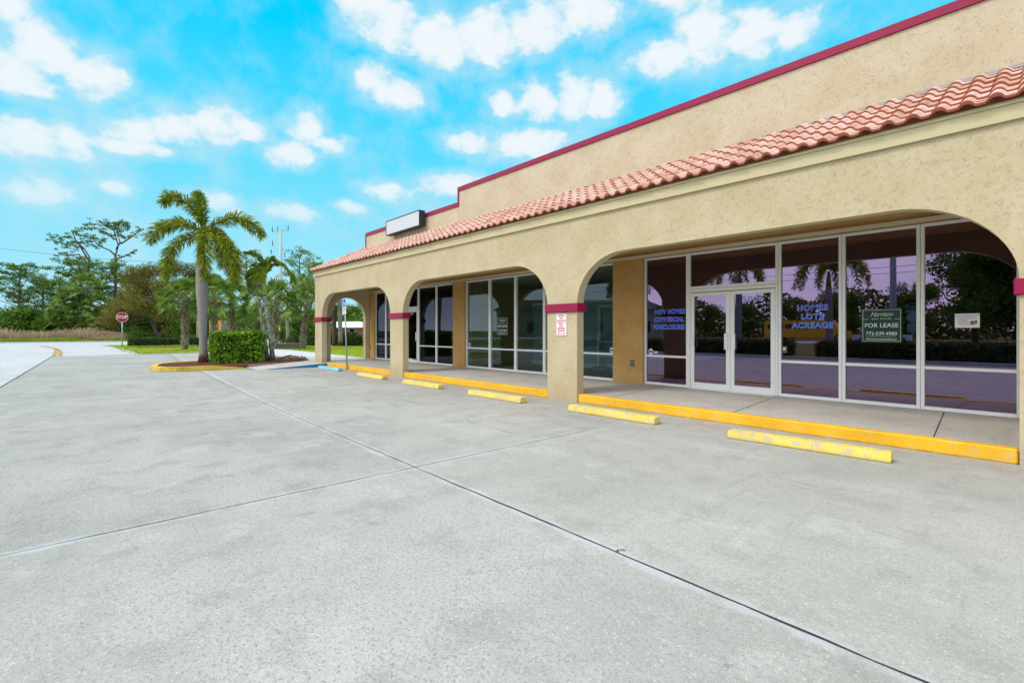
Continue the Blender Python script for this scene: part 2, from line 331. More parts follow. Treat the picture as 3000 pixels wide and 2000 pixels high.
M_inT = mat('interior_teal', wallm((.30, .42, .48))); M_inW = mat('interior_white', wallm((.82, .82, .78)))
M_inB = mat('interior_beige', wallm((.42, .30, .13))); M_inF = mat('interior_floor', wallm((.14, .13, .12), .5))
M_inC = mat('interior_ceiling', wallm((.55, .55, .52))); M_inK = mat('interior_dark', wallm((.03, .025, .02)))
M_neon = mat('letter_bright_red', paint((.85, .04, .02), .5, .03)); M_cush = mat('cushion_blue', wallm((.005, .16, .42)))
M_hbrick = mat('house_brick', lambda t: pr(t, t.mix(t.noise(t.P, 2, 5), (.24, .10, .055), (.38, .19, .11)), .9, .1))
M_hroof = mat('white_metal_roof', wallm((.80, .82, .84), .4))
M_boxo = mat('orange_stucco', wallm((.60, .27, .07))); M_boxg = mat('grey_metal', wallm((.16, .15, .14)))
M_cream = mat('cream_stucco', wallm((.50, .44, .32))); M_roofd = mat('dark_roof', wallm((.08, .07, .07)))
M_rub = mat('rubber', wallm((.02, .02, .02))); M_carw = mat('car_white', paint((.75, .75, .76), .25, .02)); M_carp = mat('car_violet', paint((.10, .06, .16), .2, .05))
M_bus = mat('bus_yellow', paint((.75, .38, .02), .3, .03)); M_mbox = mat('box_red', paint((.40, .02, .03), .4))

# ---------------------------------------------------------------- mesh helpers
def origin_of(p):
    o = Vector((0, 0, 0))
    while p is not None: o += p.location; p = p.parent
    return o
class MB:
    def __init__(s): s.v = []; s.f = []; s.mi = []; s.q = []; s.sm = False
    def add(s, vs, fs, mi=0):
        b = len(s.v); s.v += [tuple(v) for v in vs]; s.f += [tuple(i + b for i in f) for f in fs]; s.mi += [mi] * len(fs); return s
    def box(s, x0, x1, y0, y1, z0, z1, mi=0):
        return s.add([(x0, y0, z0), (x1, y0, z0), (x1, y1, z0), (x0, y1, z0), (x0, y0, z1), (x1, y0, z1), (x1, y1, z1), (x0, y1, z1)],
                     [(0, 3, 2, 1), (4, 5, 6, 7), (0, 1, 5, 4), (1, 2, 6, 5), (2, 3, 7, 6), (3, 0, 4, 7)], mi)
    def bbox(s, x0, x1, y0, y1, z0, z1, b=.01, mi=0):
        x0, x1, y0, y1, z0, z1 = min(x0, x1), max(x0, x1), min(y0, y1), max(y0, y1), min(z0, z1), max(z0, z1)
        P = []
        for z, ins in ((z0, b), (z0 + b, 0), (z1 - b, 0), (z1, b)):
            P += [(x0 + b, y0 + ins, z), (x1 - b, y0 + ins, z), (x1 - ins, y0 + b, z), (x1 - ins, y1 - b, z), (x1 - b, y1 - ins, z), (x0 + b, y1 - ins, z), (x0 + ins, y1 - b, z), (x0 + ins, y0 + b, z)]
        F = [tuple(range(7, -1, -1)), tuple(range(24, 32))]
        for k in range(3):
            for i in range(8): F.append((k * 8 + i, k * 8 + (i + 1) % 8, (k + 1) * 8 + (i + 1) % 8, (k + 1) * 8 + i))
        return s.add(P, F, mi)
    def tube(s, pts, rad, n=8, mi=0, cap=True):
        pts = [Vector(p) for p in pts]; rad = rad if isinstance(rad, (list, tuple)) else [rad] * len(pts)
        V = []; up = Vector((0, 0, 1))
        for i, p in enumerate(pts):
            t = (pts[min(i + 1, len(pts) - 1)] - pts[max(i - 1, 0)]).normalized()
            a = t.cross(up if abs(t.z) < .95 else Vector((0, 1, 0))).normalized(); b = t.cross(a)
            for k in range(n):
                g = 2 * math.pi * k / n; V.append(p + (a * math.cos(g) + b * math.sin(g)) * rad[i])
        F = [(i * n + k, i * n + (k + 1) % n, (i + 1) * n + (k + 1) % n, (i + 1) * n + k) for i in range(len(pts) - 1) for k in range(n)]
        if cap: F += [tuple(range(n))[::-1], tuple((len(pts) - 1) * n + k for k in range(n))]
        s.sm = True; return s.add(V, F, mi)
    def poly(s, pts, z0, z1, mi=0):   # prism over a flat outline
        n = len(pts); V = [(x, y, z0) for x, y in pts] + [(x, y, z1) for x, y in pts]
        return s.add(V, [tuple(range(n))[::-1], tuple(range(n, 2 * n))] + [(i, (i + 1) % n, n + (i + 1) % n, n + i) for i in range(n)], mi)
    def quads(s, A): s.q.append(np.asarray(A, dtype=float)); return s      # (N,4,3)
    def mesh(s, name, off=Vector((0, 0, 0))):
        me = bpy.data.meshes.new(name)
        V = np.array(s.v, dtype=float).reshape(-1, 3) if s.v else np.zeros((0, 3)); nb = len(V)
        ls = [len(f) for f in s.f]; flat = [i for f in s.f for i in f]; mi = list(s.mi)
        if s.q:
            Q = np.concatenate(s.q); n = len(Q); V = np.concatenate([V, Q.reshape(-1, 3)])
            flat = np.concatenate([np.array(flat, dtype=int), nb + np.arange(n * 4)]); ls = np.concatenate([np.array(ls, dtype=int), np.full(n, 4)]); mi = mi + [0] * n
        V = V - np.array(off)[None, :]
        me.vertices.add(len(V)); me.vertices.foreach_set('co', V.ravel().astype(np.float32))
        me.loops.add(len(flat)); me.loops.foreach_set('vertex_index', np.array(flat, dtype=np.int32))
        ls = np.array(ls, dtype=np.int32); st = np.concatenate([[0], np.cumsum(ls)[:-1]]).astype(np.int32)
        me.polygons.add(len(ls)); me.polygons.foreach_set('loop_start', st); me.polygons.foreach_set('loop_total', ls)
        me.polygons.foreach_set('material_index', np.array(mi, dtype=np.int32))
        me.update(calc_edges=True); me.validate()
        return me
    def build(s, name, mats, parent=None, local=False):
        off = Vector((0, 0, 0)) if local or parent is None else origin_of(parent)
        me = s.mesh(name, off)
        for m in (mats if isinstance(mats, (list, tuple)) else [mats]): me.materials.append(m)
        me.polygons.foreach_set('use_smooth', [bool(s.sm)] * len(me.polygons))
        o = bpy.data.objects.new(name, me); COL.objects.link(o); o.parent = parent
        return o
def tag(o, label=None, cat=None, group=None, kind=None):
    if label: o['label'] = label
    if cat: o['category'] = cat
    if group: o['group'] = group
    if kind: o['kind'] = kind
    return o
def thing(name, label, cat, loc=(0, 0, 0), rz=0, group=None):
    o = bpy.data.objects.new(name, None); COL.objects.link(o); o.location = loc; o.rotation_euler = (0, 0, rz); o.empty_display_size = .2
    return tag(o, label, cat, group)
def kids(o): return [c for c in list(o.children)]
def copy_tree(o, parent=None):
    c = o.copy(); COL.objects.link(c); c.parent = parent
    for k in kids(o): copy_tree(k, c)
    return c
def place(proto, first, loc, rz, label, group=None, sc=1.0):
    o = proto if first else copy_tree(proto)
    o.location = loc; o.rotation_euler = (0, 0, rz); o.scale = (sc, sc, sc); o['label'] = label
    if group: o['group'] = group
    return o
def struct(name, mb, m): return tag(mb.build(name, m), kind='structure')
def sheet(pts, z): mb = MB(); return mb.add([(x, y, z) for x, y in pts], [tuple(range(len(pts)))])
def ribbon(pts, wd, z, jit=0):
    mb = MB(); P = [Vector((x, y, 0)) for x, y in pts]; V = []
    for i, p in enumerate(P):
        t = (P[min(i + 1, len(P) - 1)] - P[max(i - 1, 0)]).normalized(); a = Vector((-t.y, t.x, 0))
        ww = wd[i] if isinstance(wd, (list, tuple)) else wd; j = rnd.uniform(-jit, jit)
        V += [(p.x + a.x * (ww / 2 + j), p.y + a.y * (ww / 2 + j), z), (p.x - a.x * (ww / 2 - j), p.y - a.y * (ww / 2 - j), z)]
    return mb.add(V, [(2 * i, 2 * i + 1, 2 * i + 3, 2 * i + 2) for i in range(len(P) - 1)])
def text(s, size, m, parent, pos, rot=(R(90), 0, 0), name='lettering', ext=.001, shear=0, align='CENTER', offset=0, sx=1.0, space=1.0, lh=1.0):
    c = bpy.data.curves.new('t', 'FONT'); c.body = s; c.size = size; c.extrude = ext; c.align_x = align; c.align_y = 'CENTER'; c.shear = shear
    c.offset = offset; c.space_character = space; c.space_line = lh; c.resolution_u = 3
    t = bpy.data.objects.new('t', c); me = bpy.data.meshes.new_from_object(t)
    M = Matrix.Translation(Vector(pos) - (origin_of(parent) if parent else Vector())) @ (Matrix.Rotation(rot[2], 4, 'Z') @ Matrix.Rotation(rot[1], 4, 'Y') @ Matrix.Rotation(rot[0], 4, 'X')) @ Matrix.Diagonal((sx, 1, 1, 1))
    me.transform(M); me.materials.clear(); me.materials.append(m); me.name = name
    o = bpy.data.objects.new(name, me); COL.objects.link(o); o.parent = parent
    bpy.data.objects.remove(t); bpy.data.curves.remove(c); return o

# ================================================================ GROUND
struct('ground', sheet([(-3000, -3000), (3000, -3000), (3000, 3000), (-3000, 3000)], -.03), M_grnd)
struct('parking_lot', sheet([(-39.5, -8.0), (32, -8.0), (32, 8.6), (-31, 8.6), (-39.5, 10.0)], 0), M_conc)
mb = sheet([(-86.5, -60), (-66, -60), (-66, -8.0), (-39.5, -8.0), (-39.5, -.98), (-39.5, 3.13), (-44, 3.3), (-55.8, 3.2), (-65, 2.02), (-67.5, 4.0), (-67.5, 60), (-86.5, 60)], -.004)
struct('road', mb, M_road)
struct('side_road', sheet([(-39.5, -8.0), (-12, -8.0), (-12, -1.62), (-19.8, -1.40), (-39.5, -.98)], .004), M_road)
struct('street', sheet([(-66, -62), (60, -62), (60, -46), (-66, -46)], -.012), M_road)
struct('lawn', sheet([(-64.6, 2.1), (-55.8, 3.25), (-44, 3.35), (-39.5, 3.18), (-39.3, 10.4), (-36.4, 11.5), (-30.8, 11.25), (-21.8, 10.9), (-21.8, 40), (-58, 40), (-67.3, 16), (-67.3, 4.2)], .02), M_lawn)
struct('far_pavement', MB().box(-89.2, -87.4, -60, 60, -.02, .05), M_path)
struct('far_kerb', MB().box(-86.8, -86.5, -60, 60, -.02, .12), M_path)
# joints in the concrete
def line(a, b, n, dx=0, dy=0):
    return [(a[0] + (b[0] - a[0]) * i / n + rnd.uniform(-dx, dx), a[1] + (b[1] - a[1]) * i / n + rnd.uniform(-dy, dy)) for i in range(n + 1)]
struct('pavement_joint', ribbon(line((-4.69, -7.9), (-4.70, 6.7), 60, .004), [rnd.uniform(.005, .011) for _ in range(61)], .004), M_joint)
L2 = line((9, 2.5), (-.36, 2.70), 16, 0, .004)[:-1] + line((-.36, 2.70), (-9.9, 2.89), 50, 0, .005)[:-1] + line((-9.9, 2.89), (-21.9, 3.44), 30, 0, .004)
struct('pavement_joint', ribbon(L2, [rnd.uniform(.008, .020) if p[0] > -4 else rnd.uniform(.005, .010) for p in L2], .004), M_joint)
struct('pavement_joint', ribbon(line((-12, -1.62), (-39.3, -.98), 30, 0, .01), .035, .008), M_joint)
struct('pavement_joint', ribbon(line((-26.2, 3.6), (-39.3, 4.6), 10, 0, .01), .02, .004), M_joint)
def crack(pts, wd):
    out = []
    for a, b in zip(pts[:-1], pts[1:]):
        out += line(a, b, 5, .012, .012)[:-1]
    return ribbon(out + [pts[-1]], [wd * rnd.uniform(.2, 1.3) for _ in range(len(out) + 1)], .0055)
struct('pavement_crack', crack([(-1.97, 2.73), (-1.985, 2.76), (-1.96, 2.80)], .010), M_joint)
struct('pavement_crack', crack([(-2.1, 5.2), (-1.8, 5.35), (-1.5, 5.3), (-1.1, 5.5)], .004), M_joint)
struct('pavement_crack', crack([(-9.4, 4.93), (-8.9, 4.8), (-8.44, 4.69)], .006), M_joint)
struct('pavement_crack', crack([(-7.25, 4.78), (-6.62, 4.89), (-6.0, 4.8), (-5.0, 4.75)], .005), M_joint)
# painted markings
for k, (x, y0, y1) in enumerate([(-9.75, 3.2, 6.75), (-13.05, 3.4, 7.2), (-16.55, 3.3, 7.2), (-6.55, 5.0, 6.9)]):
    struct('parking_line', ribbon(line((x + .05, y0), (x, y1), 8), .10, .0065), M_fade)
struct('blue_parking_line', ribbon([(-20.0, 3.4), (-19.3, 5.6), (-18.2, 7.0)], .12, .0065), M_fadeb)
struct('road_marking', ribbon([(-39.55, -.92), (-46.7, -1.0), (-51, -1.05), (-57.2, -1.33), (-62, -1.8), (-68.3, -2.6)], [.19, .19, .2, .2, .3, .4], .008), M_rmark)
struct('road_marking', ribbon([(-39.5, -.65), (-45.5, -.72), (-51.2, -.85), (-57.2, -1.19)], .19, .008), M_rmark)

# walkway along the shops and its kerbs
mb = MB()
mb.add([(-21.9, 7.93, .16), (8, 7.93, .16), (8, 10.6, .212), (-21.9, 10.6, .212), (-21.9, 7.93, 0), (8, 7.93, 0), (8, 10.6, 0), (-21.9, 10.6, 0)], [(0, 1, 2, 3), (4, 5, 1, 0), (7, 4, 0, 3)])
struct('sidewalk', mb, M_walk)
for x in (-3.5, -5.95, -10.9, -13.6, -16.4, -18.9, -1.0, 2.0):
    struct('sidewalk_joint', ribbon([(x, 7.95), (x - .16, 10.3)], .012, .0), M_joint)
    o = bpy.context.scene.collection.objects[-1]
    for v in o.data.vertices: v.co.z = .164 + (v.co.y - 7.93) / 2.67 * .052
mb = MB()
mb.poly([(-22.6, 8.05), (-26.0, 8.12), (-30.9, 8.4), (-38.6, 10.4), (-38.8, 11.0), (-36.4, 11.45), (-30.8, 11.15), (-21.9, 10.8), (-21.9, 8.05)], 0, .15)
struct('footpath', mb, M_path)
mb = MB()   # ramp beside the accessible bay: falls to the lot
mb.add([(-22.0, 8.05, .16), (-20.34, 8.05, .145), (-20.345, 7.2, .10), (-20.365, 5.9, .03), (-20.4, 5.2, .003), (-21.2, 5.0, .06), (-21.55, 6.1, .12), (-22.55, 8.05, .16),
        (-20.34, 7.2, 0), (-20.36, 5.9, 0), (-20.34, 8.05, 0), (-20.4, 5.2, 0)],
       [(0, 7, 6, 2, 1), (6, 5, 3, 2), (5, 4, 3), (1, 2, 8, 10), (2, 3, 9, 8), (3, 4, 11, 9)])
struct('ramp', mb, M_walk)
struct('blue_kerb', MB().add([(-20.325, 8.0, .15), (-20.36, 5.5, .012), (-20.325, 8.0, 0), (-20.36, 5.5, 0), (-20.375, 8.0, .152), (-20.41, 5.5, .014)], [(0, 1, 3, 2), (0, 4, 5, 1)]), M_bk)
for k, (a, b) in enumerate([(-20.325, -14.84), (-13.95, -7.55), (-6.67, -.26), (.62, 8)]):
    mb = MB().bbox(a, b, 7.86, 8.03, -.02, .172, .014); struct('yellow_kerb', mb, M_yk)

# ================================================================ BUILDING
B = thing('retail_building', 'tan stucco shopping strip with arched arcade, crimson trim and pink clay tile roof', 'building', (-10, 10.3, 0))
def arch_pts(x0, x1, zs=2.06, zt=3.05, rx=1.15, n=14):
    P = []
    for i in range(n + 1):
        g = math.pi - i / n * math.pi / 2; P.append((x0 + rx + rx * math.cos(g), zs + (zt - zs) * math.sin(g)))
    for i in range(n + 1):
        g = math.pi / 2 - i / n * math.pi / 2; P.append((x1 - rx + rx * math.cos(g), zs + (zt - zs) * math.sin(g)))
    return P
def extrude_xz(pts, y0, y1):
    n = len(pts); mb = MB()
    mb.add([(x, y0, z) for x, z in pts] + [(x, y1, z) for x, z in pts], [tuple(range(n)), tuple(range(n, 2 * n))[::-1]] + [((i + 1) % n, i, n + i, n + (i + 1) % n) for i in range(n)])
    return mb
ARCH = [(-20.85, -14.81), (-13.97, -7.54), (-6.68, -.25), (.61, 7.04)]
out = [(-21.65, 0)]
out += [(-20.85, 0)]
for i, (a, b) in enumerate(ARCH):
    if i: out.append((a, 0))
    out += arch_pts(a, b); out.append((b, 0))
out += [(8.0, 0), (8.0, 3.9), (-21.65, 3.9)]
bx = extrude_xz(out, 7.84, 8.05); bx.build('arcade_wall', M_wall, B)
# end arch (faces west)
pts = [(8.05, 0), (8.45, 0)] + [(y, z) for y, z in [(8.45 + .815 - .815 * math.cos(math.pi * i / 24), 2.10 + .90 * math.sin(math.pi * i / 24)) for i in range(25)]] + [(10.08, 0), (10.42, 0), (10.42, 3.9), (8.05, 3.9)]
n = len(pts); mb = MB()
mb.add([(-21.65, y, z) for y, z in pts] + [(-21.43, y, z) for y, z in pts], [tuple(range(n))[::-1], tuple(range(n, 2 * n))] + [(i, (i + 1) % n, n + (i + 1) % n, n + i) for i in range(n)])
mb.build('end_arch_wall', M_wall, B)
caps = [(-21.65, -20.85), (-14.81, -13.97), (-7.54, -6.68), (-.25, .61)]
for i, (a, b) in enumerate(caps):
    mb = MB()
    mb.bbox(a - .045, b + .045, 7.795, 8.095, 1.90, 2.085, .012)
    if i == 0: mb.bbox(-21.695, -21.385, 8.097, 8.495, 1.90, 2.085, .012)
    mb.build('column_cap', M_red, B)
# fascia boards and gutter edge
mb = MB(); mb.box(-21.72, 8, 7.79, 7.838, 3.86, 4.03); mb.box(-21.75, 8, 7.765, 7.838, 4.032, 4.075)
mb.box(-21.72, -21.652, 7.84, 10.4, 3.86, 4.03); mb.build('fascia', M_trim, B)
MB().box(-21.64, 8, 7.85, 9.4, 3.902, 4.02).build('eave_board', M_trim, B)
# roof tiles
def roof():
    mb = MB(); per = .243; course = .327; sl = math.atan2(5.04 - 4.10, 9.42 - 7.72); a = Vector((0, math.cos(sl), math.sin(sl))); nn = Vector((0, -math.sin(sl), math.cos(sl)))
    base = Vector((0, 7.70, 4.062)); ncol = int((8 + 21.72) / per)
    for j in range(ncol):
        x = 8 - (j + 1) * per
        for i in range(6):
            hipx = -21.75 + i * course * math.cos(sl) * 1.04
            if x < hipx - .1: continue
            jj = rnd.uniform(-.012, .012); dz = rnd.uniform(-.004, .005); L = .40 if i < 5 else .33
            prof = []
            for k in range(7):
                u = k / 6 * .150; prof.append((u, .060 * math.sin(math.pi * k / 6) ** .8 if 0 < k < 6 else 0))
            prof += [(.160, -.004), (.20, -.006), (.240, -.003)]
            top0, top1, b0 = [], [], []
            for u, h in prof:
                p = base + Vector((x + u, 0, 0)) + a * (i * course + jj)
                top0.append(p + nn * (h + .052 + dz)); top1.append(p + a * L + nn * (h * .95 + .020 + dz)); b0.append(p + nn * (h * .72 + .020 + dz))
            m = len(prof); V = top0 + top1 + b0
            mb.add(V, [(k, k + 1, m + k + 1, m + k) for k in range(m - 1)], 0)
            b = len(mb.v) - 3 * m
            for k in range(m - 1): mb.f.append((b + k + 1, b + k, b + 2 * m + k, b + 2 * m + k + 1)); mb.mi.append(1)
    MB().box(-21.7, 8, 7.765, 7.78, 4.077, 4.150).build('eave_closure', M_tedge, B)
    # hip tiles
    p0 = Vector((-21.78, 7.70, 4.14)); p1 = Vector((-19.98, 9.42, 5.08))
    for i in range(9):
        q0 = p0.lerp(p1, i / 9); q1 = p0.lerp(p1, (i + 1.15) / 9); mb.tube([q0 + Vector((0, 0, .02)), q1], [.075, .06], 8, 0)
    # west hip face
    mb.add([(-21.8, 7.7, 4.09), (-19.98, 9.44, 5.04), (-19.98, 12, 5.04), (-21.8, 12, 4.09)], [(0, 1, 2, 3)])
    mb.build('tile_roof', [M_tile, M_tedge], B)
    # deck under tiles
    MB().add([(-21.75, 7.74, 4.07), (8, 7.74, 4.07), (8, 9.41, 5.00), (-19.98, 9.41, 5.00)], [(0, 1, 2, 3)]).build('roof_deck', M_flash, B)
roof()
MB().box(-19.9, 8, 9.38, 9.418, 5.02, 5.072).build('roof_flashing', M_flash, B)
# parapet
mb = MB(); mb.box(-19.95, -13.085, 9.42, 9.66, 4.6, 5.60); mb.box(-13.08, 8, 9.42, 9.66, 4.6, 6.09)
mb.box(-19.95, -19.72, 9.665, 30, 4.0, 5.60); mb.build('parapet_wall', M_para, B)
mb = MB(); mb.box(-19.99, -13.14, 9.385, 9.70, 5.602, 5.735); mb.box(-13.137, 8, 9.385, 9.70, 6.092, 6.225); mb.box(-13.137, -13.083, 9.388, 9.70, 5.602, 6.089)
mb.box(-19.99, -19.952, 9.388, 9.70, 5.05, 5.60); mb.build('coping', M_red, B)
# shopfront: piers, header, soffit
mb = MB()
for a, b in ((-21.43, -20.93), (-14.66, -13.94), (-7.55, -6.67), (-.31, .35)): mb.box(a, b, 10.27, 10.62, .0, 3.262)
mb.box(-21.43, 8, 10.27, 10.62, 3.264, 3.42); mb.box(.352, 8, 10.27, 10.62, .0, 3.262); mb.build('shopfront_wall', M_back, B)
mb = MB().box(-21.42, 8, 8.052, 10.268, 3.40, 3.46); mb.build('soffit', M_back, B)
mb = MB().box(-21.42, 8, 10.235, 10.268, 3.27, 3.30).box(-21.42, 8, 10.215, 10.268, 3.302, 3.335); mb.build('trim_moulding', M_trimw, B)
mb = MB(); mb.box(-21.65, -21.45, 10.43, 30, 0, 4.6); mb.box(8, 8.2, 7.84, 30, 0, 6.2); mb.box(-21.65, 8.2, 29.8, 30, 0, 5.6); mb.box(-19.7, 8, 9.7, 29.8, 4.5, 4.58); mb.build('outer_wall', M_wall, B)
for (x, z, wd, hh) in ((-6.965, .70, .13, .17), (-21.27, .74, .055, .16)):
    mb = MB(); mb.box(x - wd / 2, x + wd / 2, 10.262, 10.268, z - hh / 2, z + hh / 2); mb.build('wall_hole', M_dark if wd < .1 else M_boxg, B)
# interior shell
mb = MB()
mb.box(-21.4, 8, 17.0, 17.1, .2, 3.4); mb.build('interior_back_wall', M_inT, B)
mb = MB().box(-21.4, 8, 10.63, 17, .12, .205); mb.build('interior_floor', M_inF, B)
mb = MB().box(-21.4, 8, 10.63, 17, 3.30, 3.36); mb.build('interior_ceiling', M_inC, B)
for x in (-14.35, -7.15, 0.0): MB().box(x, x + .1, 10.63, 17, .206, 3.298).build('party_wall', M_inB, B)
mb = MB(); mb.box(-17.6, -15.35, 12.3, 12.4, .2, 3.3); mb.build('partition_wall', M_inK, B)
mb = MB(); mb.box(-15.45, -14.4, 11.2, 11.3, .2, 3.3); mb.build('partition_wall', M_inB, B)
mb = MB(); mb.box(-15.5, -15.40, 11.19, 11.32, .2, 2.6); mb.build('door_trim', M_inW, B)
mb = MB(); mb.box(-13.9, -9.9, 13.6, 13.7, .2, 2.55); mb.build('partition_wall', M_inT, B)
mb = MB(); mb.box(-13.9, -9.9, 13.55, 13.595, .205, .34); mb.box(-13.9, -9.9, 13.55, 13.595, 2.50, 2.60); mb.box(-10.6, -10.45, 13.5, 13.548, .34, 2.3); mb.box(-10.6, -9.9, 13.5, 13.548, 2.302, 2.4); mb.build('white_trim', M_inW, B)
mb = MB(); mb.box(-4.3, -2.95, 12.6, 12.7, .2, 3.0); mb.build('partition_wall', M_inB, B)
# windows and doors
GP, GD, GC = M_gpurp, M_gdark, M_gclear
YF = 10.37
def frame_box(mb, x0, x1, z0, z1, w_=.05, y0=10.33, y1=10.43): 
    mb.bbox(x0, x0 + w_, y0, y1, z0, z1, .006); mb.bbox(x1 - w_, x1, y0, y1, z0, z1, .006)
    mb.bbox(x0 + w_ + .0005, x1 - w_ - .0005, y0 + .001, y1 - .001, z1 - w_, z1, .006); mb.bbox(x0 + w_ + .0005, x1 - w_ - .0005, y0 + .001, y1 - .001, z0, z0 + w_ + .01, .006)
def window(x0, x1, g, z0=.212, z1=3.255, sill=True):
    f = MB(); frame_box(f, x0, x1, z0, z1)
    if sill: f.bbox(x0 + .0505, x1 - .0505, 10.331, 10.429, .875, .925, .006)
    wi = f.build('window', M_frame, B)
    p = MB(); p.box(x0 + .045, x1 - .045, 10.376, 10.382, z0 + .05, .88 if sill else z1 - .045)
    if sill: p.box(x0 + .045, x1 - .045, 10.376, 10.382, .92, z1 - .045)
    p.build('pane', g, wi); return wi
def door(x0, x1, g, hinge):
    f = MB(); z0, z1 = .225, 2.345; s = .085
    f.bbox(x0, x0 + s, 10.335, 10.385, z0, z1, .005); f.bbox(x1 - s, x1, 10.335, 10.385, z0, z1, .005)
    f.bbox(x0 + s + .0005, x1 - s - .0005, 10.336, 10.384, z1 - .075, z1, .005); f.bbox(x0 + s + .0005, x1 - s - .0005, 10.336, 10.384, z0, z0 + .13, .005)
    d = f.build('door', M_frame, B)
    MB().box(x0 + s - .005, x1 - s + .005, 10.356, 10.361, z0 + .125, z1 - .07).build('pane', g, d)
    return d
def dframe(x0, x1):
    f = MB(); f.bbox(x0 - .025, x0 + .022, 10.325, 10.435, .212, 2.43, .005); f.bbox(x1 - .022, x1 + .025, 10.325, 10.435, .212, 2.43, .005)
    f.bbox(x0 + .023, x1 - .023, 10.326, 10.434, 2.36, 2.43, .005); f.box(x0 + .023, x1 - .023, 10.30, 10.43, .206, .222); f.build('door_frame', M_frame, B)
window(-20.93, -19.95, GD); window(-19.945, -19.07, GD)
dframe(-19.04, -17.19); dL = door(-19.01, -18.12, GD, 0); dR = door(-18.11, -17.22, GD, 1); window(-19.04, -17.19, GD, 2.435, 3.255, False)
window(-17.16, -15.86, GD); window(-15.855, -14.66, GD)
wc = window(-13.94, -12.63, GC); window(-12.625, -11.35, GC); window(-11.345, -10.08, GC)
window(-10.075, -9.80, GC); dframe(-9.77, -8.83); dC = door(-9.74, -8.86, GC, 0); window(-9.77, -8.83, GC, 2.435, 3.255, False); wd_ = window(-8.80, -7.55, GC)
wn = window(-6.67, -5.53, GP)
dframe(-5.50, -3.66); d1 = door(-5.472, -4.585, GP, 0); d2 = door(-4.578, -3.688, GP, 1); window(-5.53, -3.635, GP, 2.435, 3.255, False)
wh = window(-3.63, -2.56, GP); wf = window(-2.555, -1.46, GP); wp = window(-1.455, -.31, GP)
for d, xs in ((d1, (-4.66, -5.43)), (d2, (-4.50,)), (dR, (-17.30,)), (dC, (-8.92,))):
    for x in xs:
        h = MB()
        if x == -5.43: h.tube([(x + .06, 10.335, 1.42), (x + .06, 10.28, 1.40), (x + .06, 10.28, 1.16), (x + .06, 10.335, 1.14)], .012, 8)
        else: h.bbox(x - .035, x + .035, 10.295, 10.334, 1.10, 1.45, .008)
        h.build('handle', M_frame, d)
MB().box(-17.6, -17.2, 10.31, 10.335, .33, .35).build('latch', M_black, dR)
# vinyl lettering on the glass
def vinyl(par, s, x, z, size, sx=1.0, sp=1.0, lh=1.0):
    text(s, size, M_sigwhite, par, (x, 10.374, z), name='lettering_outline', ext=.0004, offset=size * .040, sx=sx, space=sp, lh=lh)
    text(s, size, M_blue, par, (x, 10.371, z), name='lettering', ext=.0006, offset=size * .022, sx=sx, space=sp, lh=lh)
vinyl(wn, 'NEW HOMES', -6.02, 1.945, .155, .80, 1.10); vinyl(wn, 'COMMERCIAL', -6.04, 1.765, .155, .76, 1.05); vinyl(wn, 'FORECLOSURES', -6.04, 1.585, .155, .72, 1.02)
vinyl(wh, 'HOMES', -3.05, 1.935, .145, 1.0, 1.15); vinyl(wh, 'LOTS', -3.05, 1.765, .145, 1.0, 1.15); vinyl(wh, 'ACREAGE', -3.05, 1.60, .145, 1.0, 1.12)
text('5005', .155, M_sigwhite, d2, (-4.12, 10.354, 2.155), name='house_number_outline', ext=.0004, offset=.005, sx=1.25, space=1.15)
text('5005', .155, M_blue, d2, (-4.12, 10.351, 2.155), name='house_number', ext=.0006, sx=1.25, space=1.15)
text('5001', .12, M_sigwhite, dR, (-17.68, 10.351, 2.20), name='house_number', ext=.0006)

def disc(mb, x, y, z, r, th=.003, n=16, sz=1.0):
    V = [(x + r * math.cos(2 * math.pi * k / n), y - th, z + sz * r * math.sin(2 * math.pi * k / n)) for k in range(n)]
    V += [(a, y, c) for a, _, c in V]; return mb.add(V, [tuple(range(n)), tuple(range(n, 2 * n))[::-1]] + [((k + 1) % n, k, n + k, n + (k + 1) % n) for k in range(n)])
for x, z, lab in ((-6.51, 1.00, 'small round white and blue sticker low on glass under FORECLOSURES lettering'), (-7.66, 1.00, 'round white and blue sticker low on glass left of the shaded pier'), (-13.78, 1.00, 'small blue and white sticker low on the leftmost pane near the dark sign')):
    o = thing('window_sticker', lab, 'sticker', (x, 10.375, z))
    disc(MB(), x, 10.375, z, .062, .003, 18, 1.15).build('sticker_back', M_sigwhite, o); MB().box(x - .045, x + .045, 10.367, 10.3715, z - .022, z + .022).build('sticker_band', M_sigblue, o)
o = thing('window_notice', 'small pale rectangular sticker beside round sticker on glass', 'sticker', (-6.37, 10.375, .99)); MB().box(-6.42, -6.32, 10.371, 10.375, .965, 1.01).build('paper', M_sigwhite, o)
MB().box(-6.41, -6.33, 10.3695, 10.3708, .985, .992).build('printed_line', M_black, o)
o = thing('door_notice', 'small grey square notice low on glass beside double doors', 'sticker', (-3.53, 10.375, 1.13)); MB().box(-3.575, -3.485, 10.371, 10.375, 1.07, 1.20).build('paper', M_boxg, o)
disc(MB(), -3.53, 10.3705, 1.15, .025).build('printed_emblem', M_sigwhite, o)

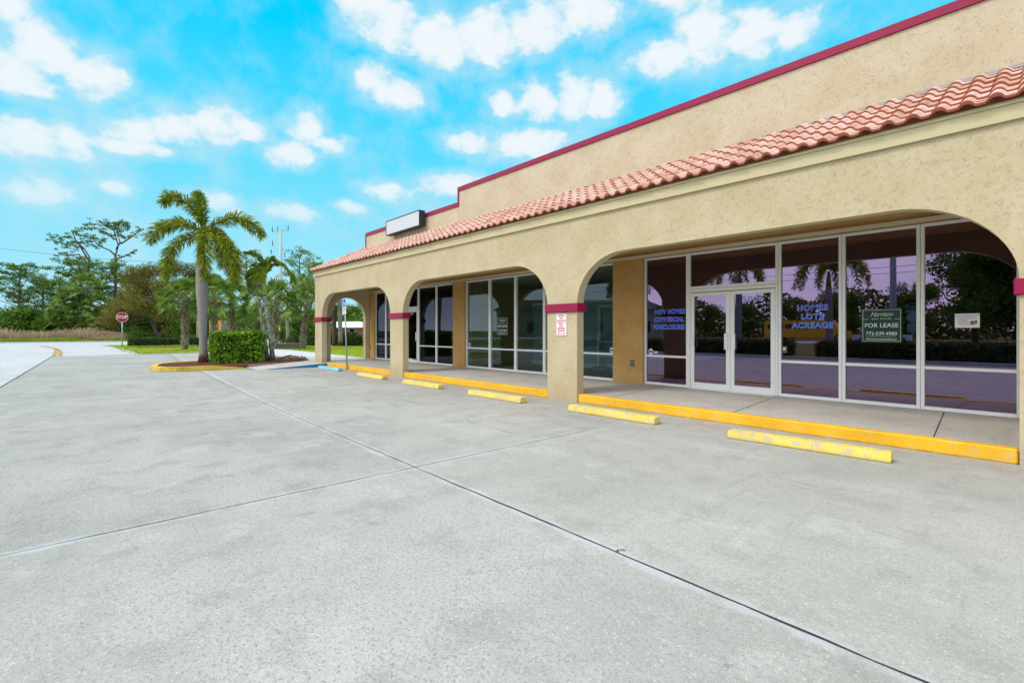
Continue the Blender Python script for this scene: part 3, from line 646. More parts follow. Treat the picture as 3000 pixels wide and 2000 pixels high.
def lease(x0, x1, z0, z1, label, tilt=0):
    o = thing('lease_sign', label, 'sign', ((x0 + x1) / 2, 10.362, z0)); cx = (x0 + x1) / 2; k = (x1 - x0) / .56; H_ = z1 - z0
    MB().box(x0, x1, 10.362, 10.370, z0, z1).build('board', M_green, o)
    b = MB(); e = .02 * k
    for xa, xb, za, zb in ((x0 + e, x1 - e, z0 + e, z0 + e + .004), (x0 + e, x1 - e, z1 - e - .004, z1 - e), (x0 + e, x0 + e + .004, z0 + e + .0045, z1 - e - .0045), (x1 - e - .004, x1 - e, z0 + e + .0045, z1 - e - .0045),
                           (x0 + e + .006, x0 + .10 * k, z0 + .685 * H_, z0 + .685 * H_ + .004), (x1 - .10 * k, x1 - e - .006, z0 + .685 * H_, z0 + .685 * H_ + .004), (x0 + .08 * k, x1 - .08 * k, z0 + .175 * H_, z0 + .175 * H_ + .003)):
        b.box(xa, xb, 10.3595, 10.3618, za, zb)
    b.build('border_line', M_sigwhite, o)
    text('Harrison', .115 * k, M_sigwhite, o, (cx, 10.3605, z0 + .83 * H_), name='script_lettering', shear=.45, offset=-.0018, space=.92, sx=.8)
    text('REAL ESTATE', .032 * k, M_sigwhite, o, (cx, 10.3605, z0 + .695 * H_), name='lettering', space=1.5)
    text('FOR LEASE', .098 * k, M_sigwhite, o, (cx, 10.3605, z0 + .50 * H_), name='lettering')
    text('772-539-4980', .078 * k, M_sigwhite, o, (cx, 10.3605, z0 + .26 * H_), name='lettering', sx=.98)
    text('Harrisonrealestatefl.com', .046 * k, M_sigwhite, o, (cx, 10.3605, z0 + .10 * H_), name='lettering', sx=.92)
lease(-2.27, -1.70, 1.30, 1.885, 'large dark green FOR LEASE sign on the violet-tinted shop window')
lease(-12.28, -11.73, 1.36, 1.94, 'smaller looking dark green FOR LEASE sign on clear window left of parking notice')
o = thing('printed_notice', 'white landscape sheet with printed text and photos on the rightmost pane', 'notice', (-.9, 10.37, 1.55))
MB().box(-1.04, -.755, 10.366, 10.372, 1.55, 1.77).build('sheet', M_sigwhite, o)
text('DANCE CLASSES', .030, M_blue, o, (-.95, 10.364, 1.735), name='lettering', sx=.75); text('ENROLL NOW', .020, M_blue, o, (-.81, 10.364, 1.738), name='lettering', sx=.8)
b = MB()
for k, (a, c) in enumerate(((-1.0, -.80), (-1.02, -.78), (-1.01, -.88), (-1.0, -.90), (-1.02, -.87), (-1.01, -.86), (-.98, -.80))): b.box(a, c, 10.3645, 10.3658, 1.708 - k * .019, 1.713 - k * .019)
b.build('printed_line', M_boxg, o)
b = MB().box(-.86, -.815, 10.3645, 10.3658, 1.60, 1.655).box(-.812, -.785, 10.3645, 10.3658, 1.61, 1.665); b.build('printed_photo', M_boxg, o)

# parking notice on the column
o = thing('parking_sign', 'white parking notice with dark red letters on the wide middle column', 'sign', (-7.11, 7.84, 1.40))
def rrect(x0, x1, z0, z1, r, y0, y1):
    P = []
    for cx, cz, a in ((x1 - r, z0 + r, -90), (x1 - r, z1 - r, 0), (x0 + r, z1 - r, 90), (x0 + r, z0 + r, 180)):
        for k in range(5): g = R(a + k * 22.5); P.append((cx + r * math.cos(g), cz + r * math.sin(g)))
    return extrude_xz(P, y0, y1)
rrect(-7.265, -6.96, 1.395, 1.865, .03, 7.825, 7.837).build('board', M_sigwhite, o)
b = MB()
for xa, xb, za, zb in ((-7.24, -6.985, 1.405, 1.409), (-7.24, -6.985, 1.851, 1.855), (-7.255, -7.251, 1.42, 1.84), (-6.974, -6.970, 1.42, 1.84)): b.box(xa, xb, 7.8225, 7.8245, za, zb)
b.build('border_line', M_letred, o)
for k, s in enumerate(('PARKING', 'FOR', 'LAKEWOOD', 'REALTY', 'ONLY', 'BETWEEN', 'ARROWS')): text(s, .052, M_letred, o, (-7.1125, 7.8235, 1.822 - k * .054), sx=.86, space=1.05, offset=.0012)
b = MB().box(-7.18, -7.045, 7.8225, 7.8245, 1.437, 1.447)
b.add([(-7.225, 7.8225, 1.442), (-7.18, 7.8225, 1.462), (-7.18, 7.8225, 1.422)], [(0, 1, 2)]); b.add([(-7.0, 7.8225, 1.442), (-7.045, 7.8225, 1.422), (-7.045, 7.8225, 1.462)], [(0, 1, 2)]); b.build('arrow', M_letred, o)

# blank cabinet sign on the parapet
o = thing('cabinet_sign', 'blank white light-box sign with dark frame mounted on the lower parapet', 'sign', (-16.7, 9.3, 5.1))
x0, x1, y0, y1, z0, z1 = -17.55, -15.05, 9.10, 9.34, 5.235, 5.80
b = MB(); b.box(x0, x1, y0, y1, z0, z0 + .03); b.box(x0, x1, y0, y1, z1 - .03, z1); b.box(x0, x0 + .03, y0, y1, z0 + .031, z1 - .031); b.box(x1 - .03, x1, y0, y1, z0 + .031, z1 - .031); b.box(x0 + .031, x1 - .031, y1 - .02, y1, z0 + .031, z1 - .031)
b.build('frame', M_black, o); MB().box(x0 + .031, x1 - .031, y0 + .01, y0 + .02, z0 + .031, z1 - .031).build('sign_face', M_signw, o)
for x in (x0 + .4, x1 - .4): MB().box(x, x + .05, 9.341, 9.418, 5.3, 5.7).build('bracket', M_gal, o)
b = MB()
b.tube([(x0 + .7, 9.3, z0), (x0 + .72, 9.32, 5.17), (x0 + .66, 9.36, 5.12)], .012, 6); b.build('conduit', M_gal, o)

# things inside the shops
o = thing('shelf_unit', 'white cube shelf unit standing inside behind clear glass', 'shelf', (-9.1, 13.2, .205)); 
for k in range(4): MB().box(-10.1 + k * .62, -10.1 + k * .62 + .05, 12.9, 13.3, .206, 1.15).build('upright', M_inW, o)
for z in (.206, .66, 1.12): MB().box(-10.1, -8.19, 12.91, 13.29, z, z + .03).build('shelf', M_inW, o)
b = MB(); V = []; 
for i in range(7):
    ph = -math.pi / 2 + math.pi * i / 6
    for k in range(14): th = 2 * math.pi * k / 14; V.append((-9.25 + .34 * math.cos(ph) ** .6 * math.cos(th) if abs(math.cos(ph)) > 1e-6 else -9.25, 12.0 + (.34 * abs(math.cos(ph)) ** .6) * math.sin(th), .32 + .11 * math.sin(ph)))
b.add(V, [(i * 14 + k, i * 14 + (k + 1) % 14, (i + 1) * 14 + (k + 1) % 14, (i + 1) * 14 + k) for i in range(6) for k in range(14)]); b.sm = True
tag(b.build('floor_cushion', M_cush), 'bright blue round floor cushion inside on the shop floor', 'cushion')
for k, (x, s, lab) in enumerate(((-6.10, 'SOLICITING', 'black sign with red letters leaning inside, left of its twin'), (-5.74, 'LOITERING', 'black sign reading NO in red leaning inside, nearest the double doors'))):
    o = thing('window_card', lab, 'sign', (x, 10.5, .93)); hh = .20 + .08 * k
    MB().box(x - .17, x + .17, 10.46, 10.47, .93, .93 + hh).build('board', M_black, o)
    text('NO', .08, M_neon, o, (x, 10.455, .93 + hh * .72), sx=1) if k else None
    text(s, .085, M_neon, o, (x, 10.455, .93 + hh * (.3 if k else .5)), sx=.62)
    b = MB(); b.box(x - .175, x + .175, 10.455, 10.4595, .93, .936); b.box(x - .175, x + .175, 10.455, 10.4595, .924 + hh, .93 + hh); b.box(x - .175, x - .169, 10.455, 10.4595, .937, .923 + hh); b.box(x + .169, x + .175, 10.455, 10.4595, .937, .923 + hh); b.build('border_line', M_inW, o)
o = thing('side_table', 'small white legged table inside behind the window next to doors', 'table', (-5.9, 11.2, .205))
b = MB().box(-6.2, -5.55, 11.0, 11.45, .80, .84); b.build('table_top', M_inW, o)
for x in (-6.17, -5.6):
    for y in (11.03, 11.40): MB().box(x, x + .03, y, y + .03, .206, .799).build('leg', M_inW, o)

# ================================================================ WHEEL STOPS
def wheel_stop(cx, cy, m, label, rz=0):
    L_, w_, h_ = 1.82, .20, .125; mb = MB(); secs = [(-L_ / 2, .7, 1), (-L_ / 2 + .03, 1, 1), (-L_ / 2 + .3, 1, 1), (-.3, 1, 1), (.1, 1, 1), (.5, 1, 1), (L_ / 2 - .03, 1, 1), (L_ / 2, .7, 1)]
    V = []
    for x, hk, wk in secs:
        h = .085 + (h_ - .085) * hk; j = rnd.uniform(-.004, .004); wt = .072
        V += [(x, -w_ / 2, .004), (x, -w_ / 2 + .006, .045), (x, -wt + j, h - .006 + j * .5), (x, -wt + .02, h), (x, wt - .02, h + j * .4), (x, wt, h - .006), (x, w_ / 2 - .006, .045), (x, w_ / 2, .004)]
    n = 8; F = [(i * n + k, (i + 1) * n + k, (i + 1) * n + (k + 1) % n, i * n + (k + 1) % n) for i in range(len(secs) - 1) for k in range(n)] + [tuple(range(n)), tuple(range((len(secs) - 1) * n, len(secs) * n))[::-1]]
    mb.add(V, F); o = mb.build('wheel_stop', m); o.location = (cx, cy, 0); o.rotation_euler = (0, 0, rz)
    tag(o, label, 'wheel stop', 'concrete wheel stops in front of the arcade')
wheel_stop(-2.14, 6.92, M_ys, 'long yellow wheel stop nearest the camera, in front of the wide violet windows', .04)
wheel_stop(-5.16, 6.96, M_ys, 'yellow wheel stop just right of the middle column, before the kerb start')
wheel_stop(-8.28, 6.95, M_ys, 'yellow wheel stop just left of the middle column with the parking notice')
wheel_stop(-11.45, 7.02, M_ys, 'yellow wheel stop with dark scuffed base in front of the second arch')
wheel_stop(-14.62, 7.08, M_ys, 'yellow wheel stop in front of the second column with crimson band')
wheel_stop(-18.55, 7.28, M_bs, 'pale blue wheel stop in the accessible bay beside the blue kerb', .04)

# ================================================================ SIGNS
o = thing('accessible_parking_sign', 'leaning metal post with blue wheelchair sign and white plate at the kerb', 'sign', (-18.19, 7.80, 0))
MB().tube([(-18.17, 7.80, 0), (-18.28, 7.80, 1.3), (-18.38, 7.80, 2.72)], .03, 8).build('post', M_gal, o)
def tilted(mb, name, m): ob = mb.build(name, m, o); return ob
th = math.atan2(-.21, 2.72)
def tl(x, z): return (-18.17 + x * math.cos(th) + z * math.sin(th), -x * math.sin(th) + z * math.cos(th))
def tbox(x0, x1, z0, z1, y0, y1):
    return extrude_xz([tl(x0, z0), tl(x1, z0), tl(x1, z1), tl(x0, z1)], y0, y1)
tbox(-.17, .17, 2.42, 2.76, 7.752, 7.764).build('blue_plate_backing', M_sigwhite, o); tbox(-.145, .145, 2.445, 2.735, 7.748, 7.7515).build('blue_plate', M_sigblue, o)
tbox(-.155, .155, 2.14, 2.41, 7.752, 7.764).build('white_plate', M_sigwhite, o)
b = MB(); c0 = tl(0, 2.54)
ring = [(c0[0] + .062 * math.cos(R(a)), 7.744, c0[1] + .062 * math.sin(R(a))) for a in range(-200, 61, 20)]; b.tube(ring, .011, 6)
p = [tl(-.012, 2.64), tl(-.005, 2.575), tl(.055, 2.57), tl(.085, 2.51), tl(.105, 2.515)]; b.tube([(x, 7.744, z) for x, z in p], .013, 6)
c1 = tl(-.012, 2.68); disc(b, c1[0], 7.747, c1[1], .023, .003, 12); b.build('wheelchair_symbol', M_sigwhite, o)
for k, s in enumerate(('PARKING BY', 'DISABLED', 'PERMIT', 'ONLY')):
    c = tl(0, 2.37 - k * .062); text(s, .052, M_black, o, (c[0], 7.750, c[1]), rot=(R(90), R(-4.4) * -1, 0), sx=.8)

o = thing('stop_sign', 'red octagonal STOP sign on a galvanised post at the lawn tip', 'sign', (-59.4, 3.37, 0), R(48))
# face turned towards the camera side
MB().tube([(0, 0, 0), (0, 0, 2.5)], .045, 8).build('post', M_gal, o, True)
def octo(r, y0, y1): return extrude_xz([(r * math.cos(R(22.5 + 45 * k)), 2.80 + r * math.sin(R(22.5 + 45 * k))) for k in range(8)], y0, y1)
o.rotation_euler = (0, 0, R(72))
octo(.50, -.055, -.047).build('plate_rim', M_sigwhite, o, True); octo(.47, -.060, -.0555).build('plate', M_sigred, o, True)
t = text('STOP', .42, M_sigwhite, None, (0, -.063, 2.80), sx=.82, ext=.002, offset=.006); t.parent = o
o = thing('chevron_sign', 'small yellow chevron arrow sign beside the pale concrete pole', 'sign', (-63.9, 18.65, 0), R(52))
MB().tube([(0, 0, 0), (0, 0, 2.1)], .04, 6).build('post', M_gal, o, True)
MB().box(-.28, .28, -.06, -.045, 1.45, 2.15).build('plate', M_chev, o, True)
MB().add([(-.16, -.062, 1.8), (.02, -.062, 2.08), (.2, -.062, 2.08), (.03, -.062, 1.8), (.2, -.062, 1.52), (.02, -.062, 1.52)], [(0, 3, 2, 1), (0, 5, 4, 3)]).build('chevron_mark', M_black, o, True)

# ================================================================ ISLAND
isl = [(-21.55, 5.05), (-21.60, 3.9), (-21.66, 2.85), (-21.95, 2.45), (-22.7, 2.28), (-23.7, 2.40), (-24.6, 2.62), (-25.3, 3.15), (-25.6, 4.2), (-26.2, 6.2), (-27.2, 8.2), (-22.75, 8.04), (-21.75, 6.1)]
struct('planting_bed', MB().poly([(x * 1, y) for x, y in isl], 0, .115), M_mulch)
kp = [(-21.42, 5.10), (-21.45, 3.9), (-21.50, 2.78), (-21.85, 2.32), (-22.7, 2.13), (-23.75, 2.25), (-24.72, 2.50), (-25.45, 3.08), (-25.78, 4.2), (-26.3, 6.0)]
kin = [(-21.62, 5.0), (-21.65, 3.9), (-21.70, 2.88), (-21.98, 2.50), (-22.7, 2.33), (-23.7, 2.45), (-24.55, 2.68), (-25.22, 3.2), (-25.55, 4.25), (-26.1, 6.05)]
b = MB()
for (a, b2, c, d_) in zip(kp[:-1], kp[1:], kin[1:], kin[:-1]):
    i = kp.index(a); z0 = .165 if i else .04; z1 = .165
    b.add([(a[0], a[1], 0), (b2[0], b2[1], 0), (c[0], c[1], 0), (d_[0], d_[1], 0), (a[0], a[1], z0), (b2[0], b2[1], z1), (c[0], c[1], z1), (d_[0], d_[1], z0)], [(4, 7, 6, 5), (0, 4, 5, 1), (2, 6, 7, 3), (0, 3, 7, 4)])
struct('island_kerb', b, M_yi)
b = MB(); pp = line((-21.45, 5.15), (-22.62, 8.05), 9)
for a, c in zip(pp[:-1], pp[1:]): b.add([(a[0] + .05, a[1], 0), (c[0] + .05, c[1], 0), (c[0] - .1, c[1] + .0, 0), (a[0] - .1, a[1] + .0, 0), (a[0] + .05, a[1], .135), (c[0] + .05, c[1] - .02, .135), (c[0] - .1, c[1] - .02, .135), (a[0] - .1, a[1], .135)], [(4, 5, 6, 7), (0, 1, 5, 4), (2, 3, 7, 6), (1, 2, 6, 5)])
struct('stone_edging', b, M_brick)
b = MB().poly([(-22.7, 7.93), (-22.7, 8.04), (-26.0, 8.115), (-30.9, 8.395), (-30.9, 8.25), (-26, 8.0)], 0, .142); struct('path_edging', b, M_brick)

# ---------------------------------------------------------------- foliage helpers
def leaf_quads(C, size, rng, nrm=None, aspect=.6, jit=.6, tilt=None):
    n = len(C); D = rng.normal(size=(n, 3)); D /= np.linalg.norm(D, axis=1, keepdims=True)
    if nrm is not None:
        Nn = nrm + rng.normal(size=(n, 3)) * jit; Nn /= np.linalg.norm(Nn, axis=1, keepdims=True) + 1e-9
        D = np.cross(D, Nn); D /= np.linalg.norm(D, axis=1, keepdims=True) + 1e-9; E_ = np.cross(Nn, D)
    else:
        T_ = rng.normal(size=(n, 3)); E_ = np.cross(D, T_); E_ /= np.linalg.norm(E_, axis=1, keepdims=True) + 1e-9
    s = size * rng.uniform(.6, 1.3, (n, 1))
    a = D * s * .5; b_ = E_ * s * .5 * aspect
    return np.stack([C - a, C + b_ - a * .1, C + a, C - b_ - a * .1], 1)
def blob(rng, n, c, r, shell=.35):
    d = rng.normal(size=(n, 3)); d /= np.linalg.norm(d, axis=1, keepdims=True)
    rad = rng.uniform(shell, 1, (n, 1)) ** .6
    return np.array(c) + d * rad * np.array(r), d
U = np.array((.6686, .7437, 0)); V_ = np.array((-.7437, .6686, 0))
def uvz(u, z, d=0): return tuple(U * u + V_ * d + np.array((0, 0, z)))

def pine(name, label, loc, h, cr, seed, clusters=26, group=None, low=.50, sparse=1.0, trunk_r=.28):
    rng = np.random.default_rng(seed); o = thing(name, label, 'tree', loc, 0, group)
    t = MB(); lean = rng.uniform(-.5, .5, 2)
    tp = [(lean[0] * k, lean[1] * k, h * .92 * k) for k in np.linspace(0, 1, 6)]; t.tube([(p[0], p[1], p[2]) for p in tp], [trunk_r * (1 - .7 * k) for k in np.linspace(0, 1, 6)], 7)
    cb = MB()
    for i in range(clusters):
        f = (i + .5) / clusters; z = h * (low + (1 - low) * f); g = i * 2.399 + rng.uniform(-.4, .4)
        prof = math.sqrt(max(0, 1 - f ** 2.2)) * (.8 + .2 * min(1, f * 4))
        rr = cr * max(.05, prof) * rng.uniform(.35, 1.0); c = (lean[0] * f + rr * math.cos(g), lean[1] * f + rr * math.sin(g), z)
        zb = z - rr * .35 - .3; s0 = (lean[0] * zb / h, lean[1] * zb / h, max(zb, h * .25))
        t.tube([s0, (s0[0] * .5 + c[0] * .5, s0[1] * .5 + c[1] * .5, zb + rr * .22), c], [.09, .06, .02], 5, cap=False)
        for q in range(4):
            cc = np.array(c) + rng.normal(size=3) * np.array((.85, .85, .35)); n = int(74 * sparse)
            pts, d = blob(rng, n, cc, (.85, .85, .42), .2)
            cb.quads(leaf_quads(pts, .36, rng, None, .34))
    t.build('trunk', M_barkp, o, True); cb.build('crown', M_pine, o, True); return o
def table_pine(name, label, loc, branches, clusters, seed, m):
    rng = np.random.default_rng(seed); o = thing(name, label, 'tree', loc); t = MB(); t.tube([(0, 0, 0), uvz(.1, 6, .1), uvz(*branches[0][0])], [.4, .33, .28], 8)
    for k, br in enumerate(branches):
        dd = rng.uniform(-1.5, 1.5) * (k > 0); L_ = len(br)
        t.tube([uvz(u, z, dd * i / L_) for i, (u, z) in enumerate(br)], [.26 if k == 0 else .14 * (1 - .75 * i / L_) + .02 for i in range(L_)], 6)
    cb = MB()
    for u, z in clusters:
        d0 = rng.uniform(-1.6, 1.6)
        nb = min(((bu - u) ** 2 + (bz - z) ** 2, bu, bz) for br in branches for bu, bz in br); t.tube([uvz(nb[1], nb[2]), uvz((nb[1] + u) / 2, (nb[2] + z) / 2 - .15, d0 * .5), uvz(u, z, d0)], [.07, .05, .02], 4, cap=False)
        for q in range(5):
            c = np.array(uvz(u, z, d0)) + rng.normal(size=3) * (.75, .75, .45); pts, _ = blob(rng, 26, c, (.48, .48, .28), .1)
            t.tube([uvz(u, z - .1, d0), tuple(c)], [.03, .012], 4, cap=False); cb.quads(leaf_quads(pts, .34, rng, None, .42))
    t.build('trunk', M_barkp, o, True); cb.build('crown', m, o, True); return o
table_pine('pine_tree', 'tall sparse pine with bare crooked limbs, left of the tallest one', (-126.05, 1.88, 0),
    [[(.08, 10.84), (.21, 14.92)], [(.21, 14.92), (.46, 15.94), (-.56, 17.72), (-1.83, 18.74), (-3.36, 18.23)], [(.08, 15.4), (-1.32, 17.47), (-2.85, 19.51), (-4.89, 19.76)], [(-.3, 14.9), (-1.83, 16.45), (-4.38, 16.19)], [(-.81, 17.47), (-1.83, 18.74), (-2.22, 20.53)]],
    [(-4.64, 19.81), (-5.4, 20.02), (-2.34, 20.58), (-1.53, 18.79), (-3.11, 18.1), (-.81, 19.89), (-3.24, 16.19), (-6.17, 19.0), (-.18, 19.76), (-4.38, 18.49), (-4.89, 16.45), (-1.83, 20.27), (-2.6, 17.47)], 3, M_pine)
table_pine('pine_tree', 'tallest spreading pine with open crown and pinkish bare limbs', (-126.4, 5.98, 0),
    [[(.17, 10.5), (.17, 16.66)], [(.17, 16.66), (-1.01, 17.71), (-2.33, 18.23), (-3.64, 19.15), (-4.3, 19.81)], [(.17, 16.66), (.44, 18.76), (-.35, 20.6), (-1.27, 22.44)], [(.3, 17.97), (1.36, 19.29), (1.09, 20.86), (1.36, 22.71)], [(1.23, 19.02), (2.41, 19.81), (4.25, 21.13)], [(.17, 15.87), (2.15, 16.52), (4.78, 17.84)], [(-.22, 20.08), (-2.06, 21.39), (-4.17, 22.44)]],
    [(-4.17, 22.97), (-2.06, 23.28), (-.75, 23.36), (-.1, 23.1), (.57, 23.23), (1.62, 22.97), (-4.96, 20.86), (-.75, 22.18), (.0, 22.6), (1.0, 22.4), (.57, 21.0), (-2.06, 19.68), (4.25, 21.92), (3.59, 20.08), (5.17, 20.86), (-3.38, 18.63), (2.67, 17.18), (-1.27, 22.44), (2.01, 22.18), (-.48, 20.86), (-3.77, 21.79), (-2.59, 22.71), (-5.61, 22.18), (-4.3, 19.81)], 4, M_pine)
PG = 'pine trees along the far side of the field'
pine('pine_tree', 'round-topped dark pine at the far left edge of the picture', (-135.0, -8.1, 0), 14.6, 5.2, 21, 30, PG)
pine('pine_tree', 'broad layered pine standing below and in front of the two tall sparse pines', (-122.4, 1.0, 0), 15.2, 5.6, 22, 34, PG, .52)
pine('pine_tree', 'small round-headed pine directly below the tallest spreading pine', (-119.2, 5.4, 0), 14.6, 2.9, 28, 18, PG, .55)
pine('pine_tree', 'lower pine between the round-topped pine and the broad layered one', (-140, -5.0, 0), 12.0, 4.4, 23, 22, PG)
pine('pine_tree', 'half hidden pine cut off by the left picture edge', (-150, -16.5, 0), 12.6, 5.0, 24, 22, PG)
pine('pine_tree', 'slim pine rising behind the leaning palm, left of the crossarm pole', (-104.7, 25.3, 0), 17.0, 3.4, 25, 20, PG, .5, .55)
pine('pine_tree', 'tall airy pine right of the crossarm pole, beside the building end', (-98.7, 33.0, 0), 17.6, 4.3, 26, 24, PG, .45, .6)
pine('pine_tree', 'lower pine showing through behind the foxtail palm trunk', (-112, 19.5, 0), 12.5, 4.0, 27, 18, PG, .5, .6)

def broadleaf(name, label, loc, blobs, size, dens, m, seed, trunk, cat='tree', group=None, aspect=.6, shell=.35):
    rng = np.random.default_rng(seed); o = thing(name, label, cat, loc, 0, group); t = MB(); cb = MB()
    for pts, r in trunk: t.tube(pts, r, 7)
    for (c, r) in blobs:
        n = int(dens * r[0] * r[1] * r[2] ** .5)
        for q in range(7):
            d = rng.normal(size=3); d /= np.linalg.norm(d); cc = np.array(c) + d * np.array(r) * .55 * (abs(d[2]) * .3 + .7)
            pts, dd = blob(rng, n // 7, cc, np.array(r) * .55, shell); cb.quads(leaf_quads(pts, size, rng, None, aspect))
        if trunk:
            b0 = Vector(trunk[0][0][-1]); t.tube([b0, b0.lerp(Vector(c), .6) + Vector((0, 0, -.3)), Vector(c)], [trunk[0][1][-1] * .55, .07, .025], 5, cap=False)
            for q in range(6):
                e = Vector(c) + Vector(rng.normal(size=3)) * r[0] * .5; t.tube([Vector(c).lerp(b0, .3), e], [.06, .015], 4, cap=False)
    if trunk: t.build('trunk', M_bark, o, True)
    cb.build('crown', m, o, True); return o
bl = []
for u, z, d, ru, rz in [(-5.6, 4.6, 0, 3.0, 2.2), (-4.6, 7.6, 1, 3.0, 2.2), (-2.0, 9.9, -1, 3.2, 2.1), (1.0, 11.0, 0, 2.8, 1.8), (3.8, 9.8, 1, 2.8, 2.0), (5.4, 7.0, -1, 3.0, 2.2), (5.4, 4.4, 0, 2.8, 1.8), (0, 6.8, 0, 3.6, 2.6), (-3.2, 4.6, -2, 3.0, 1.9), (2.6, 4.6, -2.4, 3.0, 1.9), (0, 5.2, -3.2, 2.8, 1.8), (-7.2, 2.9, 0, 2.2, 1.5), (-1.8, 7.6, -2.4, 2.6, 2.2), (2.8, 7.6, -2.4, 2.6, 2.0)]:
    bl.append((uvz(u, z, d), (ru, ru, rz)))
broadleaf('oak_tree', 'wide olive-green fine-leaved oak with forked trunk behind the stop sign', (-88.4, 9.4, 0), bl, .20, 330, M_oak, 31,
          [([(0, 0, 0), uvz(.2, 1.0), uvz(.9, 3.0)], [.42, .34, .22]), ([uvz(.05, .4), uvz(-.7, 1.6), uvz(-1.3, 3.2)], [.3, .26, .18])], shell=.15)
def bush(label, loc, w_, h, seed, m=M_bush, size=.34, dens=150, group='bushes at the edge of the woodland', name='bush'):
    rng = np.random.default_rng(seed); bl = []
    for k in range(9):
        a = rng.uniform(0, 6.28); rr = rng.uniform(0, w_ * .55); z = rng.uniform(.22, .72) * h; bl.append(((rr * math.cos(a), rr * math.sin(a), z), (w_ * .42, w_ * .42, h * .28)))
    bl.append(((0, 0, h * .72), (w_ * .4, w_ * .4, h * .27)))
    o = broadleaf(name, label, loc, bl, size, dens, m, seed, [], 'shrub', group)
    return o
bush('large dark green bush below the round-topped pine', (-121.5, -6.5, 0), 6.2, 6.6, 41)
bush('dark bush cut by the left edge of the picture', (-128, -13.5, 0), 6.5, 6.4, 42)
bush('dark low bush left of the fan palm thicket', (-118, -2.8, 0), 4.6, 5.0, 43)
bush('green bush right behind the stop sign, beside the palm thicket', (-112.5, 5.6, 0), 5.5, 4.8, 44)
bush('light green bush growing under the forked oak', (-86, 11.8, 0), 3.6, 2.6, 45, M_bushl, .26)
bush('dark bush filling the gap behind the big foxtail palm', (-106.5, 14.5, 0), 5.5, 6.2, 46)
bush('mid green bush behind the orange utility enclosure', (-90, 15.8, 0), 4.5, 4.3, 47)
bush('tall bush behind the trimmed hedge block, left part', (-101, 19.2, 0), 5.2, 6.0, 48)
bush('tall light bush behind the trimmed hedge block, right part', (-97, 22.3, 0), 5.0, 5.8, 49, M_bushl)
bush('green bush left of the crossarm pole base', (-88, 22.8, 0), 4.2, 4.8, 50)
bush('dark bush directly right of the crossarm pole base', (-92, 29.2, 0), 5.0, 6.4, 51)
bush('dark bush seen left of the end column', (-88, 32.6, 0), 4.8, 6.2, 52)
bush('yellow-green bush above the white roof seen through the end arch', (-134, 61.0, 0), 7.5, 9.8, 53, M_bushl, .3)
bush('low dark bush at the foot of the pole, behind the lawn', (-76, 22.8, 0), 2.8, 2.4, 54)
bush('greyish bush at the right side of the end arch view', (-69.5, 35.6, 0), 2.6, 4.4, 55, M_oak, .2)
bush('dark bush seen inside the end arch behind the left half of the white-roofed house', (-135, 53.5, 0), 7.5, 9.6, 56)
bush('small flowering bush between the pole and the lawn', (-60.2, 18.2, 0), .9, .8, 57, M_hedged, .12, 900)
bush('mid green bush left of the forked oak trunk', (-90, 6.8, 0), 3.4, 2.6, 58, M_bush, .26)
bush('dark bush showing between the forks of the oak trunk', (-99, 8.6, 0), 4.6, 5.2, 39)
bush('dark bush in the gap right of the forked oak', (-101, 11.5, 0), 5.0, 4.6, 59)

# fan palms
def fan_crown(rng, n=30, pet=1.0, blade=.95, strips=20, dead=0):
    Q = []
    for i in range(n):
        a = i * 2.399 + rng.uniform(-.2, .2); e = R(82 - 122 * (i / n) ** 1.0 + rng.uniform(-10, 10)); p = pet * rng.uniform(.8, 1.15)
        d = np.array((math.cos(a) * math.cos(e), math.sin(a) * math.cos(e), math.sin(e))); side = np.array((-math.sin(a), math.cos(a), 0)); up = np.cross(d, side) * -1
        if up[2] < 0: up = -up
        hub = d * p + np.array((0, 0, -.10 * p * (1 - e)))
        ro = rng.uniform(-1.1, 1.1); side, up = side * math.cos(ro) + up * math.sin(ro), up * math.cos(ro) - side * math.sin(ro)
        w0 = side * .02; Q.append([-w0, w0, hub + w0, hub - w0])
        d2 = d * .9 + np.array((0, 0, -.22)); d2 /= np.linalg.norm(d2)
        for k in range(strips):
            g = R(-105 + 210 * k / (strips - 1)); b = blade * rng.uniform(.8, 1.1) * (1 - .18 * abs(g))
            dr = d2 * math.cos(g) + side * math.sin(g) + up * .15 * abs(math.sin(g)); dr /= np.linalg.norm(dr)
            m1 = hub + dr * b * .6; t1 = m1 + (dr * .75 + np.array((0, 0, -.50))) * b * .42
            sw = np.cross(dr, up); sw = sw / (np.linalg.norm(sw) + 1e-9) * .045 * blade
            Q.append([hub - sw * .2, hub + sw * .2, m1 + sw, m1 - sw]); Q.append([m1 - sw, m1 + sw, t1 + sw * .15, t1 - sw * .15])
    return np.array(Q)
FANS = {}
